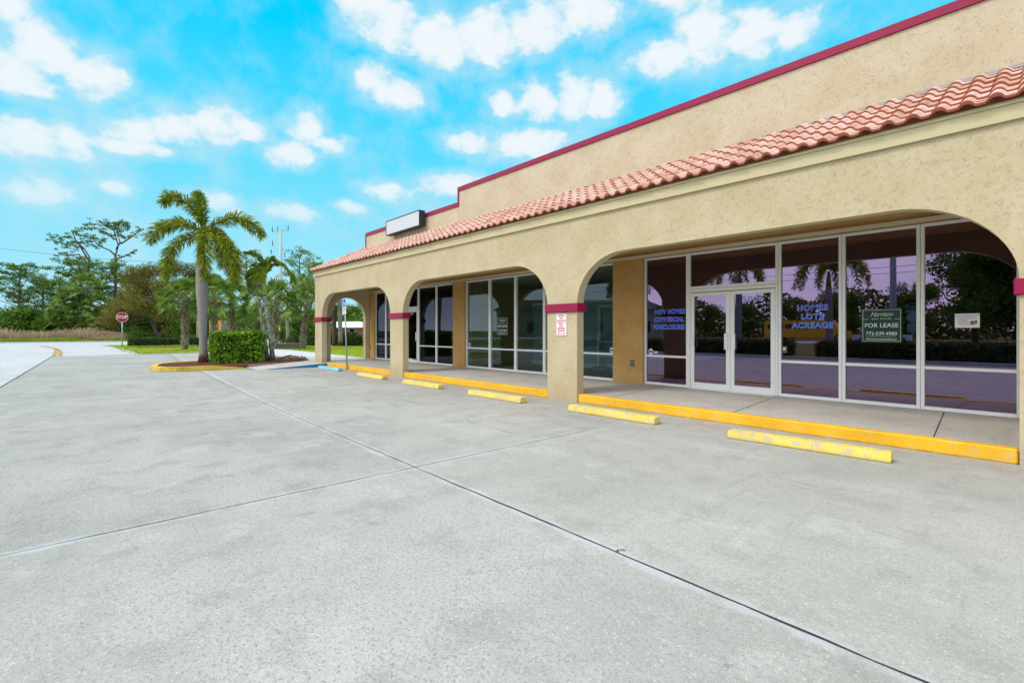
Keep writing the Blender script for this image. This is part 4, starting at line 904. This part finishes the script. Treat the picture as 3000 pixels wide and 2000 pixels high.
def sabal(label, loc, h, seed, boots=True, sc=1.0, tr=.2, leaves=30, group=None, lean=(0, 0), m=M_fan, dead=False, boot_r=None):
    rng = np.random.default_rng(seed); o = thing('fan_palm', label, 'palm tree', loc, 0, group); t = MB()
    P = [(lean[0] * k * k, lean[1] * k * k, h * k) for k in np.linspace(0, 1, 7)]; t.tube(P, [tr * 1.15, tr, tr, tr, tr, tr * 1.05, tr * .9], 10)
    t.build('trunk', M_bark, o, True)
    if boots:
        Q = []; nr = max(4, int(h / .16)); br = boot_r or 1.0
        for i in range(nr):
            z = h * (i + .3) / nr; k = (z / h) ** 2; cx, cy = lean[0] * k, lean[1] * k
            for j in range(7):
                for sgn in (-1, 1):
                    a = 2 * math.pi * (j + .5 * (i % 2)) / 7 + rng.uniform(-.1, .1); c = np.array((cx + tr * 1.0 * math.cos(a), cy + tr * 1.0 * math.sin(a), z))
                    out_ = np.array((math.cos(a), math.sin(a), 0)); sd = np.array((-math.sin(a), math.cos(a), 0)) * sgn
                    L_ = rng.uniform(.24, .30) * br; wv = (np.array((0, 0, 1)) * .055 - sd * .045)
                    e_ = c + np.array((0, 0, L_)) + sd * L_ * .62 + out_ * (.05 + rng.uniform(0, .05)) * br
                    Q.append([c - wv * .7, c + wv * .7, e_ + wv * .5, e_ - wv * .5]); 
        t = MB().quads(Q); t.build('trunk_boots', M_boot, o, True)
    c = MB().quads(fan_crown(rng, leaves, 1.0 * sc, .95 * sc, 18) + np.array((lean[0], lean[1], h))); c.build('crown', m, o, True)
    if dead:
        q = fan_crown(rng, 7, .7 * sc, .8 * sc, 12); q[..., 2] = -abs(q[..., 2]) * .9; q[..., :2] *= .5
        MB().quads(q + np.array((lean[0], lean[1], h))).build('dead_leaves', M_dead, o, True)
    return o
SG = 'fan palms in the thicket beyond the field'
th_lab = ['topmost fan palm of the thicket', 'fan palm upper left in the thicket', 'fan palm at the far left of the thicket', 'fan palm in the centre of the thicket', 'fan palm on the right side of the thicket', 'lower fan palm at the right end of the thicket near the stop sign', 'low fan palm at the bottom left of the thicket', 'small fan palm at the lower left rim of the thicket', 'low fan palm at the bottom centre of the thicket', 'low fan palm at the bottom right of the thicket']
for i, (x, y, z) in enumerate([(-112.9, 1.6, 9.1), (-114.5, -.2, 7.4), (-115.4, -1.3, 5.6), (-113.5, .9, 5.3), (-111.5, 3.1, 5.6), (-110.7, 4.0, 3.8), (-114.0, -.4, 2.2), (-115.2, -1.9, 3.4), (-112.0, 1.8, 2.4), (-110.5, 3.4, 2.0)]):
    sabal(th_lab[i], (x, y, 0), z, 60 + i, False, 1.6, .2, 34, SG, dead=(i % 2 == 0))
sabal('fan palm with criss-cross boots left of the big foxtail trunk', (-46.4, 6.55, 0), 4.1, 71, True, 1.15, .17, 32, dead=True)
sabal('fan palm with shaggy boots half hidden behind the big foxtail trunk', (-45.2, 8.35, 0), 4.2, 72, True, 1.2, .17, 32, dead=True)
sabal('leafy fan palm behind the right side of the foxtail crown', (-50.5, 10.7, 0), 4.4, 73, True, 1.25, .17, 34)
sabal('fan palm with peeling boots just right of the leaning palm trunks', (-41.7, 11.9, 0), 3.8, 74, True, 1.15, .18, 32, lean=(.2, 0))
sabal('fan palm behind the leaning palms with drooping silvery leaves', (-49.3, 12.6, 0), 4.0, 75, False, 1.2, .2, 32)
sabal('fan palm with thick lattice boots beside the building end', (-41.4, 14.0, 0), 3.9, 76, True, 1.15, .17, 34, lean=(.35, .5))
sabal('tall fan palm crown touching the left end of the roof', (-43.5, 16.0, 0), 5.6, 77, False, 1.3, .2, 34)
sabal('fan palm with boots at the right side of the end arch view', (-32.7, 15.5, 0), 5.4, 78, True, 1.1, .18, 32)
sabal('bushy fan palm low behind the trimmed hedge block', (-72, 16.9, 0), 1.6, 79, False, 1.9, .2, 36)
sabal('fan palm seen inside the end arch with grey smooth trunk', (-47.3, 19.0, 0), 3.9, 80, False, .75, .20, 26)

# feather palms
def frond(rng, pts, n, ll, wd, bushy=True, droop=.25):
    pts = np.array(pts, dtype=float); seg = np.linspace(0, len(pts) - 1, 40); P_ = np.stack([np.interp(seg, range(len(pts)), pts[:, i]) for i in range(3)], 1)
    for _ in range(3): P_[1:-1] = (P_[:-2] + P_[1:-1] * 2 + P_[2:]) / 4
    Q = []
    for i in range(n):
        f = .10 + .90 * i / n; k = f * 39; k0 = min(int(k), 38); p = P_[k0] + (P_[k0 + 1] - P_[k0]) * (k - k0); t_ = P_[k0 + 1] - P_[k0]; t_ /= np.linalg.norm(t_) + 1e-9
        s = np.cross(t_, (0, 0, 1.0)); s = s / (np.linalg.norm(s) + 1e-6); u_ = np.cross(s, t_)
        g = rng.uniform(0, 2 * math.pi) if bushy else rng.choice([-1, 1]) * rng.uniform(.9, 1.4) + math.pi / 2
        if bushy: rad = s * math.cos(g) + u_ * math.sin(g)
        else: rad = s * (1 if i % 2 else -1) * .95 + u_ * rng.uniform(-.1, .35)
        L_ = ll * rng.uniform(.75, 1.1) * min(1, .45 + 1.6 * f) * (1 - .45 * max(0, f - .75) / .25)
        d = rad * .85 + t_ * .62; d /= np.linalg.norm(d); m_ = p + d * L_ * .6; e_ = m_ + (d * .8 + np.array((0, 0, -droop * 1.6))) * L_ * .42
        w_ = np.cross(d, rng.normal(size=3)); w_ = w_ / (np.linalg.norm(w_) + 1e-9) * wd * .5
        Q.append([p - w_ * .6, p + w_ * .6, m_ + w_, m_ - w_]); Q.append([m_ - w_, m_ + w_, e_ + w_ * .2, e_ - w_ * .2])
    return np.array(Q), P_
def foxtail(label, loc, h, fronds, seed, radii, group=None, ll=.36, n=420, wd=.034, fresh=(1,), name='foxtail_palm', dead=None, trunk=None):
    rng = np.random.default_rng(seed); o = thing(name, label, 'palm tree', loc, 0, group)
    t = MB(); zs = np.linspace(0, 1, len(radii)); t.tube(trunk or [uvz(-.12 * k, h * .80 * k) for k in zs], radii, 16); t.build('trunk', M_ptr, o, True)
    tx = -.12
    MB().tube([uvz(tx, h * .79), uvz(tx, h * .88), uvz(tx, h * .985)], [radii[-1], radii[-1] * .8, .07], 12).build('crown_shaft', M_shaft, o, True)
    for i, fr in enumerate(fronds):
        pts = [uvl(a[0], h + a[1], a[2] if len(a) > 2 else 0) for a in fr]
        Q, P_ = frond(rng, pts, n, ll, wd)
        f = MB(); f.quads(Q); f.tube([tuple(p) for p in P_[::4]], [.03 - .0024 * k for k in range(len(P_[::4]))], 5, cap=False); f.sm = False
        f.build('frond', M_foxg if i in fresh else M_fox, o, True)
    if dead:
        Q, P_ = frond(rng, [uvz(a[0], h + a[1], a[2]) for a in dead], 260, .30, .03); MB().quads(Q).build('dead_frond', M_dead, o, True)
    return o
LOS = np.array((-.986, .167, 0))
def uvl(u, z, d=0): return tuple(U * u + LOS * d + np.array((0, 0, z)))
FX = [[(.0, .0, 0), (-.26, .80, .1), (-.84, 1.45, .2), (-1.48, 1.70, .3), (-1.85, 1.40, .4)], [(0, 0, 0), (-.06, .8, .1), (-.2, 1.4, .2), (-.30, 1.85, .5)], [(0, 0, 0), (-.55, .28, -.1), (-1.19, .42, -.2), (-1.89, .16, -.3), (-2.45, -.42, -.3)],
      [(0, 0, 0), (-.55, -.10, .5), (-1.19, -.32, .8), (-1.66, -.94, .9), (-1.78, -2.05, .8)], [(0, 0, 0), (.0, .02, -.5), (.03, -.5, -1.1), (.02, -1.3, -1.35), (.05, -2.15, -1.2)], [(0, 0, 0), (.68, .48, 0), (1.50, .72, .1), (2.12, .45, .2), (2.60, -.12, .2)],
      [(0, 0, 0), (.70, -.20, -.5), (1.14, -.80, -.7), (1.38, -1.5, -.8), (1.36, -2.25, -.7)], [(0, 0, 0), (.2, .3, .9), (.5, .2, 1.7), (.8, -.5, 2.2), (.9, -1.3, 2.3)], [(0, 0, 0), (.55, .1, .6), (1.0, -.4, 1.1), (1.25, -1.1, 1.3), (1.3, -1.8, 1.3)]]
fox = foxtail('large foxtail palm with seven bushy arching fronds in the mulch island', (-25.15, 4.25, .1), 5.75, FX, 90, [.235, .165, .155, .165, .175, .19, .215, .235, .225, .20, .175], None, ll=.54, n=560, wd=.034, dead=[(.1, .05, .1), (.55, .2, .3), (.72, -.3, .35), (.68, -.75, .3)])

# leaning palm pair beside the hedge
rng = np.random.default_rng(95)
o = thing('leaning_palm', 'slim leaning palm with twin grey trunks right of the trimmed hedge block', 'palm tree', (-24.3, 6.85, .1))
MB().tube([uvz(.02, -.05), uvz(-.08, .9), uvz(-.25, 2.1), uvz(-.36, 3.15)], [.13, .085, .08, .075], 10).build('trunk', M_lich, o, True)
MB().tube([uvz(-.22, 0), uvz(-.45, 1.2, .1), uvz(-.60, 2.3, .1), uvz(-.70, 2.9, .1)], [.10, .075, .07, .085], 10).build('trunk', M_lich, o, True)
MB().tube([uvz(-.36, 3.1), uvz(-.36, 3.6), uvz(-.35, 3.95)], [.085, .07, .03], 10).build('crown_shaft', mat('crown_shaft_yellow', paint((.42, .46, .12), .4, .2, 4)), o, True)
for fr in ([(0, 0, 0), (-.10, .54, -.1), (-.35, 1.0, -.1), (-.85, 1.12, -.1)], [(0, 0, 0), (.27, .52, 0), (.75, .62, .1), (1.2, .2, .2), (1.32, -.2, .2)], [(0, 0, 0), (-.33, .5, .1), (-.55, .2, .2), (-.62, -.4, .2)], [(0, 0, 0), (.03, .54, .2), (.25, .9, .4), (.6, .8, .6)], [(0, 0, 0), (-.1, .45, -.3), (-.3, .3, -.8), (-.4, -.3, -1.0)]):
    Q, P_ = frond(rng, [uvl(-.35 + a[0], 3.9 + a[1], a[2]) for a in fr], 230, .50, .055, False, .35)
    f = MB().quads(Q); f.tube([tuple(p) for p in P_[::5]], [.022, .02, .018, .016, .013, .010, .007, .005], 5, cap=False); f.sm = False; f.build('frond', M_foxg, o, True)
Q, _ = frond(rng, [uvz(-.4, 3.9), uvz(-.62, 4.1), uvz(-.75, 3.7), uvz(-.78, 3.2)], 120, .32, .03, True); MB().quads(Q).build('dead_frond', M_dead, o, True)
for k, (x, y, a, lab) in enumerate(((-23.9, 7.6, .5, 'fallen brown palm frond lying on the mulch beside the leaning palm'), (-23.3, 7.3, 2.2, 'fallen palm stalk on the mulch near the stone edging'))):
    o = thing('fallen_frond', lab, 'frond', (x, y, .12), a); MB().tube([(-.9, 0, .05), (-.2, .1, .22), (.5, .05, .08), (1.0, -.1, .03)], [.05, .035, .025, .01], 6).build('stalk', M_bark, o, True)
    Q, _ = frond(rng, [(-.1, .1, .2), (.5, .05, .1), (1.0, -.1, .05)], 60, .22, .03); Q[..., 2] = np.clip(Q[..., 2], .01, None); MB().quads(Q).build('leaflets', M_dead, o, True)

def ffr(seed, n=9, L_=2.0):
    r = random.Random(seed); out_ = []
    for i in range(n):
        a = i * 2 * math.pi / n + r.uniform(-.2, .2); up = r.uniform(.2, .9); c, s = math.cos(a), math.sin(a)
        out_.append([(0, 0, 0), (c * .6, up, s * .6), (c * 1.2, up * 1.1, s * 1.2), (c * 1.6, up * .4 - .2, s * 1.6), (c * 1.9, -L_ * .55, s * 1.9)])
    return out_
foxtail('small foxtail palm between the crossarm pole and the lattice-boot palm', (-61.0, 18.9, 0), 5.2, ffr(1, 9), 96, [.22, .17, .17, .18, .18, .15], ll=.40, n=240, wd=.05, fresh=())
f2 = foxtail('foxtail palm with smooth grey trunk seen through the end arch', (-46.5, 19.3, 0), 6.6, ffr(2, 8), 97, [.26, .2, .2, .21, .2, .17], ll=.40, n=240, wd=.05, fresh=())

# hedges
def hedge(label, loc, sx, sy, h, n, size, m, seed, rz=0, group=None, rough_=.06):
    rng = np.random.default_rng(seed); o = thing('hedge', label, 'hedge', loc, rz, group)
    gx, gy, gz_ = max(4, int(sx / .25)), max(4, int(sy / .25)), 6
    MB().bbox(-sx / 2 + .08, sx / 2 - .08, -sy / 2 + .08, sy / 2 - .08, .03, h - .09, min(.12, h * .2)).build('dark_core', M_core, o, True)  # solid box painted dark as the hedge's shaded inside
    areas = np.array([sx * sy, sx * h, sx * h, sy * h, sy * h]); k = rng.choice(5, n, p=areas / areas.sum()); a, b_ = rng.uniform(-1, 1, n), rng.uniform(-1, 1, n)
    C = np.zeros((n, 3)); N_ = np.zeros((n, 3))
    for f in range(5):
        s_ = k == f
        if f == 0: C[s_] = np.stack([a[s_] * sx / 2, b_[s_] * sy / 2, np.full(s_.sum(), h)], 1); N_[s_] = (0, 0, 1)
        elif f < 3: sg = 1 if f == 1 else -1; C[s_] = np.stack([a[s_] * sx / 2, np.full(s_.sum(), sg * sy / 2), (b_[s_] + 1) * h / 2], 1); N_[s_] = (0, sg, .3)
        else: sg = 1 if f == 3 else -1; C[s_] = np.stack([np.full(s_.sum(), sg * sx / 2), a[s_] * sy / 2, (b_[s_] + 1) * h / 2], 1); N_[s_] = (sg, 0, .3)
    # round the corners and roughen
    q = C / np.array((sx / 2, sy / 2, h)); q[:, 2] = q[:, 2] * 2 - 1; ln = (np.abs(q) ** 16).sum(1) ** (1 / 16); q2 = q / np.maximum(ln, 1)[:, None]
    C = np.stack([q2[:, 0] * sx / 2, q2[:, 1] * sy / 2, (q2[:, 2] + 1) / 2 * h], 1)
    lump = np.sin(C[:, 0] * 5.1 + seed) * np.sin(C[:, 1] * 4.3) * np.sin(C[:, 2] * 6 + 1)
    C += N_ * (rng.normal(size=(n, 1)) * rough_ * .6 + lump[:, None] * rough_ - rough_ * .5); C += rng.normal(size=(n, 3)) * rough_ * .4; C[:, 2] = np.maximum(C[:, 2], .02)
    MB().quads(leaf_quads(C, size, rng, N_, .62, .75)).build('foliage', m, o, True); return o
hedge('trimmed block of glossy light green hedge in the mulch island', (-24.2, 5.36, .1), 1.5, 1.95, 1.34, 10500, .108, M_hedge, 101, R(-8), None, .065)
hedge('long low dark hedge behind the lawn, running left from the booted palm', (-60.6, 7.2, 0), 1.2, 6.6, .78, 5200, .13, M_hedged, 102, 0)
hedge('low dark hedge left of the lattice-boot palm', (-55.2, 18.2, 0), 2.6, 1.2, .85, 1900, .13, M_hedged, 103, R(10))
hedge('low dark hedge right of the lattice-boot palm, beside the end column', (-51.0, 17.9, 0), 3.4, 1.3, .95, 2600, .13, M_hedged, 104, R(20))
hedge('tall dark hedge block seen at the left inside the end arch', (-50.6, 20.9, 0), 3.6, 1.5, 1.35, 3000, .13, M_hedged, 105, R(40))
hedge('rounded dark hedge in the middle of the end arch view', (-46.6, 20.6, 0), 3.0, 1.4, 1.05, 3000, .13, M_hedged, 106, R(50))
hedge('dark hedge at the right side of the end arch view, near the booted palm', (-44.2, 23.4, 0), 3.4, 1.5, 1.05, 3000, .13, M_hedged, 107, R(50))
struct('mulch_strip', sheet([(-58.6, 3.95), (-52.5, 3.9), (-52.5, 11.2), (-58.8, 11.2)], .026), M_mulch)
# dry grass field
rng = np.random.default_rng(5)
def blades(n, x0, x1, y0, y1, h0, h1, wd, m, name, label, cat):
    x = rng.uniform(x0, x1, n); y = rng.uniform(y0, y1, n); cl = .75 + .45 * np.sin(x * .35 + y * .5) * np.sin(y * .23 + 1) + .2 * np.sin(y * 1.3 + x)
    h = rng.uniform(h0, h1, n) * np.clip(cl, .45, 1.3); a = rng.uniform(0, 3.14, n); dx, dy = np.cos(a) * wd / 2, np.sin(a) * wd / 2; lx, ly = rng.normal(size=n) * h * .22, rng.normal(size=n) * h * .22
    z = np.zeros(n)
    Q = np.stack([np.stack([x - dx, y - dy, z], 1), np.stack([x + dx, y + dy, z], 1), np.stack([x + lx + dx * .5, y + ly + dy * .5, h], 1), np.stack([x + lx - dx * .5, y + ly - dy * .5, h], 1)], 1)
    tag(MB().quads(Q).build(name, m), label, cat, kind='stuff')
blades(26000, -113, -99.5, -24, 18, .9, 1.65, .08, M_dry, 'dry_grass', 'tall dry pinkish-tan grass filling the field beyond the road', 'grass')
blades(9000, -99.6, -96.5, -24, 18, .3, .6, .07, M_dryg, 'verge_grass', 'short green grass along the front of the dry field', 'grass')
blades(9000, -66, -39.6, 2.6, 16, .05, .11, .05, M_dryg, 'lawn_blades', 'bright green mown grass blades on the lawn', 'grass')
blades(7000, -40, -22, 11.3, 22, .05, .10, .04, M_dryg, 'lawn_blades', 'bright green mown grass blades beyond the footpath', 'grass')

rng = np.random.default_rng(77)
n = 26000; f = rng.uniform(0, 1, n); wx = -139 + 22 * f + rng.normal(size=n) * 1.5; wy = -40 + 110 * f; wz = rng.uniform(0, 1, n) * (4.6 + 1.2 * np.sin(f * 60) + .8 * np.sin(f * 23))
tag(MB().quads(leaf_quads(np.stack([wx, wy, wz], 1), .75, rng, None, .6)).build('distant_woods', M_bush), 'dark green undergrowth far behind the pines and palms', 'woodland', kind='stuff')

n = 22000; f = rng.uniform(0, 1, n); wx = -120 + 200 * f; wy = -98 + rng.normal(size=n) * 1.5; wz = rng.uniform(0, 1, n) * (8.5 + 1.8 * np.sin(f * 70) + 1.2 * np.sin(f * 31 + 1))
tag(MB().quads(leaf_quads(np.stack([wx, wy, wz], 1), 1.0, rng, None, .6)).build('distant_woods', M_oak), 'long line of woods beyond the street, mirrored in the shop glass', 'woodland', kind='stuff')

# ================================================================ POLES, WIRES, SMALL BUILDINGS
o = thing('utility_pole', 'pale concrete pole with two crossarms and upright insulators', 'utility pole', (-91.3, 27.1, 0))
MB().tube([(0, 0, 0), (0, 0, 10), (0, 0, 19.4)], [.40, .30, .20], 12).build('pole', M_pole, o, True)
MB().tube([uvz(-1.55, 19.0), uvz(1.35, 19.3)], .07, 6).build('crossarm', M_pole, o, True); MB().tube([uvz(-1.5, 16.6), uvz(0, 16.0), uvz(1.6, 15.7)], .08, 6).build('crossarm', M_gal, o, True)
for u, z in ((-1.5, 19.05), (-.55, 19.15), (1.3, 19.35), (-1.45, 16.65)): MB().tube([uvz(u, z), uvz(u, z + .9)], [.09, .04], 6).build('insulator', M_wire, o, True)
for u, z in ((-1.7, 15.9), (.7, 15.3)): MB().tube([uvz(u, z), uvz(u, z - .8)], [.09, .07], 6).build('insulator', M_wire, o, True)
o = thing('tall_pole', 'very tall tapering blue-grey pole rising behind the big foxtail palm', 'pole', (-64.6, 10.4, 0))
MB().tube([(0, 0, 0), (0, 0, 9), (0, 0, 19.0)], [.21, .13, .03], 10).build('pole', M_pole, o, True)
MB().tube([uvz(.25, 14.2), uvz(.25, 13.2)], .05, 5).build('insulator', M_wire, o, True)
def cable(name, label, a, c, sag, r=.02):
    a, c = Vector(a), Vector(c); pts = [a.lerp(c, k / 16) - Vector((0, 0, sag * 4 * (k / 16) * (1 - k / 16))) for k in range(17)]
    tag(MB().tube(pts, r, 4).build(name, M_wire), label, 'cable')
cable('power_line', 'thin overhead wire crossing the sky at the left above the pines', (-91.0, -11.5, 12.6), (-64.6, 10.3, 9.1), .5)
o = thing('utility_enclosure', 'orange stucco enclosure with dark grey side behind the hedge block', 'enclosure', (-69.0, 12.9, 0), R(48))
MB().box(-.75, .75, -.05, .05, 0, 2.72).build('orange_wall', M_boxo, o, True); MB().box(.755, 1.5, -.04, 1.0, 0, 2.55).build('grey_side', M_boxg, o, True); MB().box(-.8, .8, -.07, .07, 2.722, 2.78).build('coping', M_boxo, o, True)
o = thing('low_block_wall', 'low dark grey concrete block wall on the lawn beside the booted palm', 'wall', (-42.6, 13.3, 0), R(48)); MB().bbox(-.85, .85, -.2, .2, 0, .42, .02).build('block', M_boxg, o, True); MB().bbox(-.88, .88, -.23, .23, .422, .48, .01).build('coping', M_brick, o, True)
# white-roofed house beyond the arch
H_ = thing('house', 'low brick house with white metal roof seen through the end arch', 'house', (-110, 50, 0), R(48))
MB().box(-9, 9, 0, 8, 0, 2.5).build('wall', M_hbrick, H_, True)
rf = MB().add([(-9.6, -.7, 2.35), (9.6, -.7, 2.35), (9.0, 4, 3.75), (-9.0, 4, 3.75), (-9.6, 8.7, 2.35), (9.6, 8.7, 2.35), (-9.6, -.7, 2.25), (9.6, -.7, 2.25)], [(0, 1, 2, 3), (3, 2, 5, 4), (6, 7, 1, 0), (0, 3, 4), (1, 5, 2)]); rf.build('roof', M_hroof, H_, True)
for x in (-5.5, -2.2, 1.2, 4.5): 
    f = MB(); f.box(x, x + .08, -.06, 0, .9, 2.1); f.box(x + 1.3, x + 1.38, -.06, 0, .9, 2.1); f.box(x + .081, x + 1.299, -.06, 0, 2.02, 2.1); f.box(x + .081, x + 1.299, -.06, 0, .9, .98); wdw = f.build('window', M_sigwhite, H_, True); MB().box(x + .08, x + 1.3, -.03, -.02, .97, 2.03).build('pane', M_glass_bg, wdw, True)

# ================================================================ ACROSS THE STREET (seen mirrored in the glass)
HG = 'hedges along the street side of the lot'
hedge('hedge along the street side of the lot, mirrored below the FOR LEASE sign', (-2.5, -9.3, 0), 12, 1.7, .95, 11000, .13, M_hedged, 111, 0, HG)
hedge('hedge on the street side mirrored in the double doors', (-15.5, -9.6, 0), 11, 1.7, .95, 9000, .13, M_hedged, 112, R(-3), HG)
struct('street_side_kerb', MB().bbox(-40, 32, -8.2, -8.02, -.02, .14, .01), M_walk)
fl = foxtail('foxtail palm on the street verge mirrored behind the HOMES LOTS ACREAGE lettering', (-9.3, -14.2, 0), 5.3, ffr(5, 10), 121, [.24, .2, .19, .2, .2, .17], 'foxtail palms on the street verge', ll=.42, n=260, wd=.045, fresh=())
place(fl, False, (-13.4, -10.6, 0), 1.3, 'foxtail palm on the street verge mirrored in the double doors')
place(fl, False, (-17.6, -8.9, 0), 2.7, 'foxtail palm on the street verge mirrored beside NEW HOMES lettering')
place(fl, False, (-23.4, -12.5, 0), .7, 'foxtail palm on the street verge mirrored in the dark left shop windows')
bl = [((rnd.uniform(-3.5, 3.5), rnd.uniform(-3, 3), rnd.uniform(2.5, 9.5)), (2.6, 2.6, 1.8)) for _ in range(16)]
bt = broadleaf('street_tree', 'dense dark tree across the street mirrored in the rightmost pane', (-2.0, -44, 0), bl, .34, 75, M_bush, 131, [([(0, 0, 0), (.1, 0, 2), (0, .2, 5)], [.35, .28, .2])], group='trees across the street')
for k, (x, y, s, rz, lab) in enumerate(((2.6, -41, 1.15, 1, 'dense tree across the street mirrored right of the printed notice'), (-5.5, -50, .95, 2, 'tree across the street mirrored above the route marker signs'), (7.5, -43, 1.2, 3, 'tree across the street mirrored at the right end of the glass'),
    (-14, -66, .8, 4, 'tree across the street mirrored behind the pickup truck'), (-22, -70, .75, 5, 'low tree mirrored left of the HOMES lettering'), (-31, -74, .7, .5, 'low tree mirrored in the right-hand door'), (-40, -78, .7, 1.5, 'low tree mirrored in the left-hand door'), (-50, -80, .72, 2.5, 'low tree mirrored far away in the left-hand door'), (13, -46, 1.2, .3, 'tree across the street beyond the right end of the glass'), (-27, -88, .9, 1.9, 'far tree mirrored behind the yellow bus'), (-60, -84, .75, .2, 'low tree mirrored beside NEW HOMES lettering'))):
    place(bt, False, (x, y, 0), rz, lab, None, s)
pine('pine_tree', 'tall pine across the street mirrored at top of the rightmost pane', (-.5, -39, 0), 15, 3.6, 133, 18, None, .5, .6)
pine('pine_tree', 'thin pine across the street mirrored at the right pane edge', (4.6, -37, 0), 14, 3.2, 134, 16, None, .55, .6)
o = thing('street_pole', 'grey concrete pole across the street mirrored above the FOR LEASE sign', 'pole', (-13.2, -54.3, 0)); MB().tube([(0, 0, 0), (0, 0, 19)], [.38, .28], 10).build('pole', M_pole, o, True)
MB().tube([(-1.5, 0, 18.2), (1.5, 0, 18.2)], .07, 6).build('crossarm', M_gal, o, True)
for k, z in enumerate((10.2, 9.4)): cable('street_wire', ('upper' if k == 0 else 'lower') + ' overhead wire mirrored across the violet glass', (-70, -56, z), (40, -54.3, z + .4), .9, .03)
o = thing('route_sign', 'post of stacked road signs across the grass mirrored beside the lease sign', 'sign', (-7.7, -30.5, 0)); MB().tube([(0, 0, 0), (0, 0, 3.5)], .05, 6).build('post', M_gal, o, True)
MB().box(-.45, .45, .05, .07, 3.2, 3.42).build('street_name_plate', mat('name_green', paint((.0, .16, .08), .4)), o, True)
extrude_xz([(.42 * math.cos(R(22.5 + 45 * k)), 2.6 + .42 * math.sin(R(22.5 + 45 * k))) for k in range(8)], .05, .07).build('octagon_plate', M_gal, o, True); MB().box(-.36, .36, .05, .07, 1.4, 2.1).build('lower_plate', M_gal, o, True); MB().box(-.45, .45, .05, .07, 3.02, 3.16).build('direction_plate', M_gal, o, True)
def vehicle(name, label, cat, loc, rz, body, glass_, m, wr, wx, group=None, wid=1.8):
    o = thing(name, label, cat, loc, rz, group)
    def ex(pts, ww, y0=None):
        n = len(pts); return MB().add([(x, -ww / 2, z) for x, z in pts] + [(x, ww / 2, z) for x, z in pts], [tuple(range(n)), tuple(range(n, 2 * n))[::-1]] + [((i + 1) % n, i, n + i, n + (i + 1) % n) for i in range(n)])
    ex(body, wid).build('body', m, o, True)
    for g in glass_: ex(g, wid + .02).build('window', M_glass_bg, o, True)
    for x in wx:
        for s in (-1, 1):
            y = s * (wid / 2 - .08); tr = MB().tube([(x, y - .11, wr), (x, y + .11, wr)], wr, 18).build('wheel', M_rub, o, True); tr.data.polygons.foreach_set('use_smooth', [False] * len(tr.data.polygons)); MB().tube([(x, y + s * .112, wr), (x, y + s * .122, wr)], wr * .6, 12).build('hub', M_gal, tr, True)
    return o
vehicle('pickup_truck', 'white pickup truck across the grass mirrored at the left of the lease sign', 'truck', (-13.0, -47.5, 0), R(-5), [(-2.7, .45), (-2.7, 1.05), (-1.1, 1.1), (-.9, 1.1), (-.75, 1.72), (.75, 1.75), (1.2, 1.15), (2.6, 1.02), (2.75, .8), (2.75, .45)], [[(-.68, 1.15), (-.6, 1.6), (.0, 1.62), (.0, 1.15)], [(.08, 1.15), (.08, 1.62), (.68, 1.62), (1.0, 1.15)]], M_carw, .38, (-1.7, 1.8))
vehicle('school_bus', 'yellow bus far across the street mirrored behind the ACREAGE lettering', 'bus', (-24.6, -60.5, 0), R(-5), [(-5.5, .5), (-5.5, 2.9), (-5.2, 3.05), (3.4, 3.05), (3.9, 2.2), (4.1, 1.6), (5.4, 1.4), (5.5, .5)], [[(-5.0 + k * 1.2, 1.8), (-5.0 + k * 1.2, 2.5), (-4.0 + k * 1.2, 2.5), (-4.0 + k * 1.2, 1.8)] for k in range(7)], M_bus, .5, (-3.4, 4.2), wid=2.4)
vehicle('parked_car', 'dark violet saloon car on the lot mirrored below NEW HOMES lettering', 'car', (-25.5, -12.2, 0), R(80), [(-2.2, .3), (-2.25, .8), (-1.7, .98), (-1.0, 1.42), (.4, 1.45), (1.1, 1.0), (2.1, .85), (2.25, .6), (2.2, .3)], [[(-1.3, 1.02), (-.9, 1.35), (-.2, 1.38), (-.2, 1.0)], [(-.1, 1.0), (-.1, 1.38), (.35, 1.38), (.9, 1.0)]], M_carp, .33, (-1.4, 1.4))
S_ = thing('far_store', 'cream commercial building across the street mirrored beside the shaded pier', 'building', (-87, -82, 0), R(-45)); MB().box(-22, 22, -6, 6, 0, 7).build('wall', M_cream, S_, True)
MB().add([(-23, -7, 7), (23, -7, 7), (23, 7, 7), (-23, 7, 7), (-18, 0, 10), (18, 0, 10)], [(0, 1, 5, 4), (1, 2, 5), (2, 3, 4, 5), (3, 0, 4), (3, 2, 1, 0)]).build('roof', M_roofd, S_, True)
for k in range(7): MB().box(-20 + k * 6, -18 + k * 6, 6.002, 6.05, 1, 4).build('window', M_glass_bg, S_, True)
for x, y, m, lab in ((.9, -33.5, M_mbox, 'red collection box across the grass mirrored below the printed notice'),):
    o = thing('collection_box', lab, 'box', (x, y, 0)); MB().bbox(-.35, .35, -.3, .3, .1, 1.1, .05).build('body', m, o, True); MB().bbox(-.4, .4, -.34, .34, 1.102, 1.35, .08).build('lid', M_sigwhite, o, True)
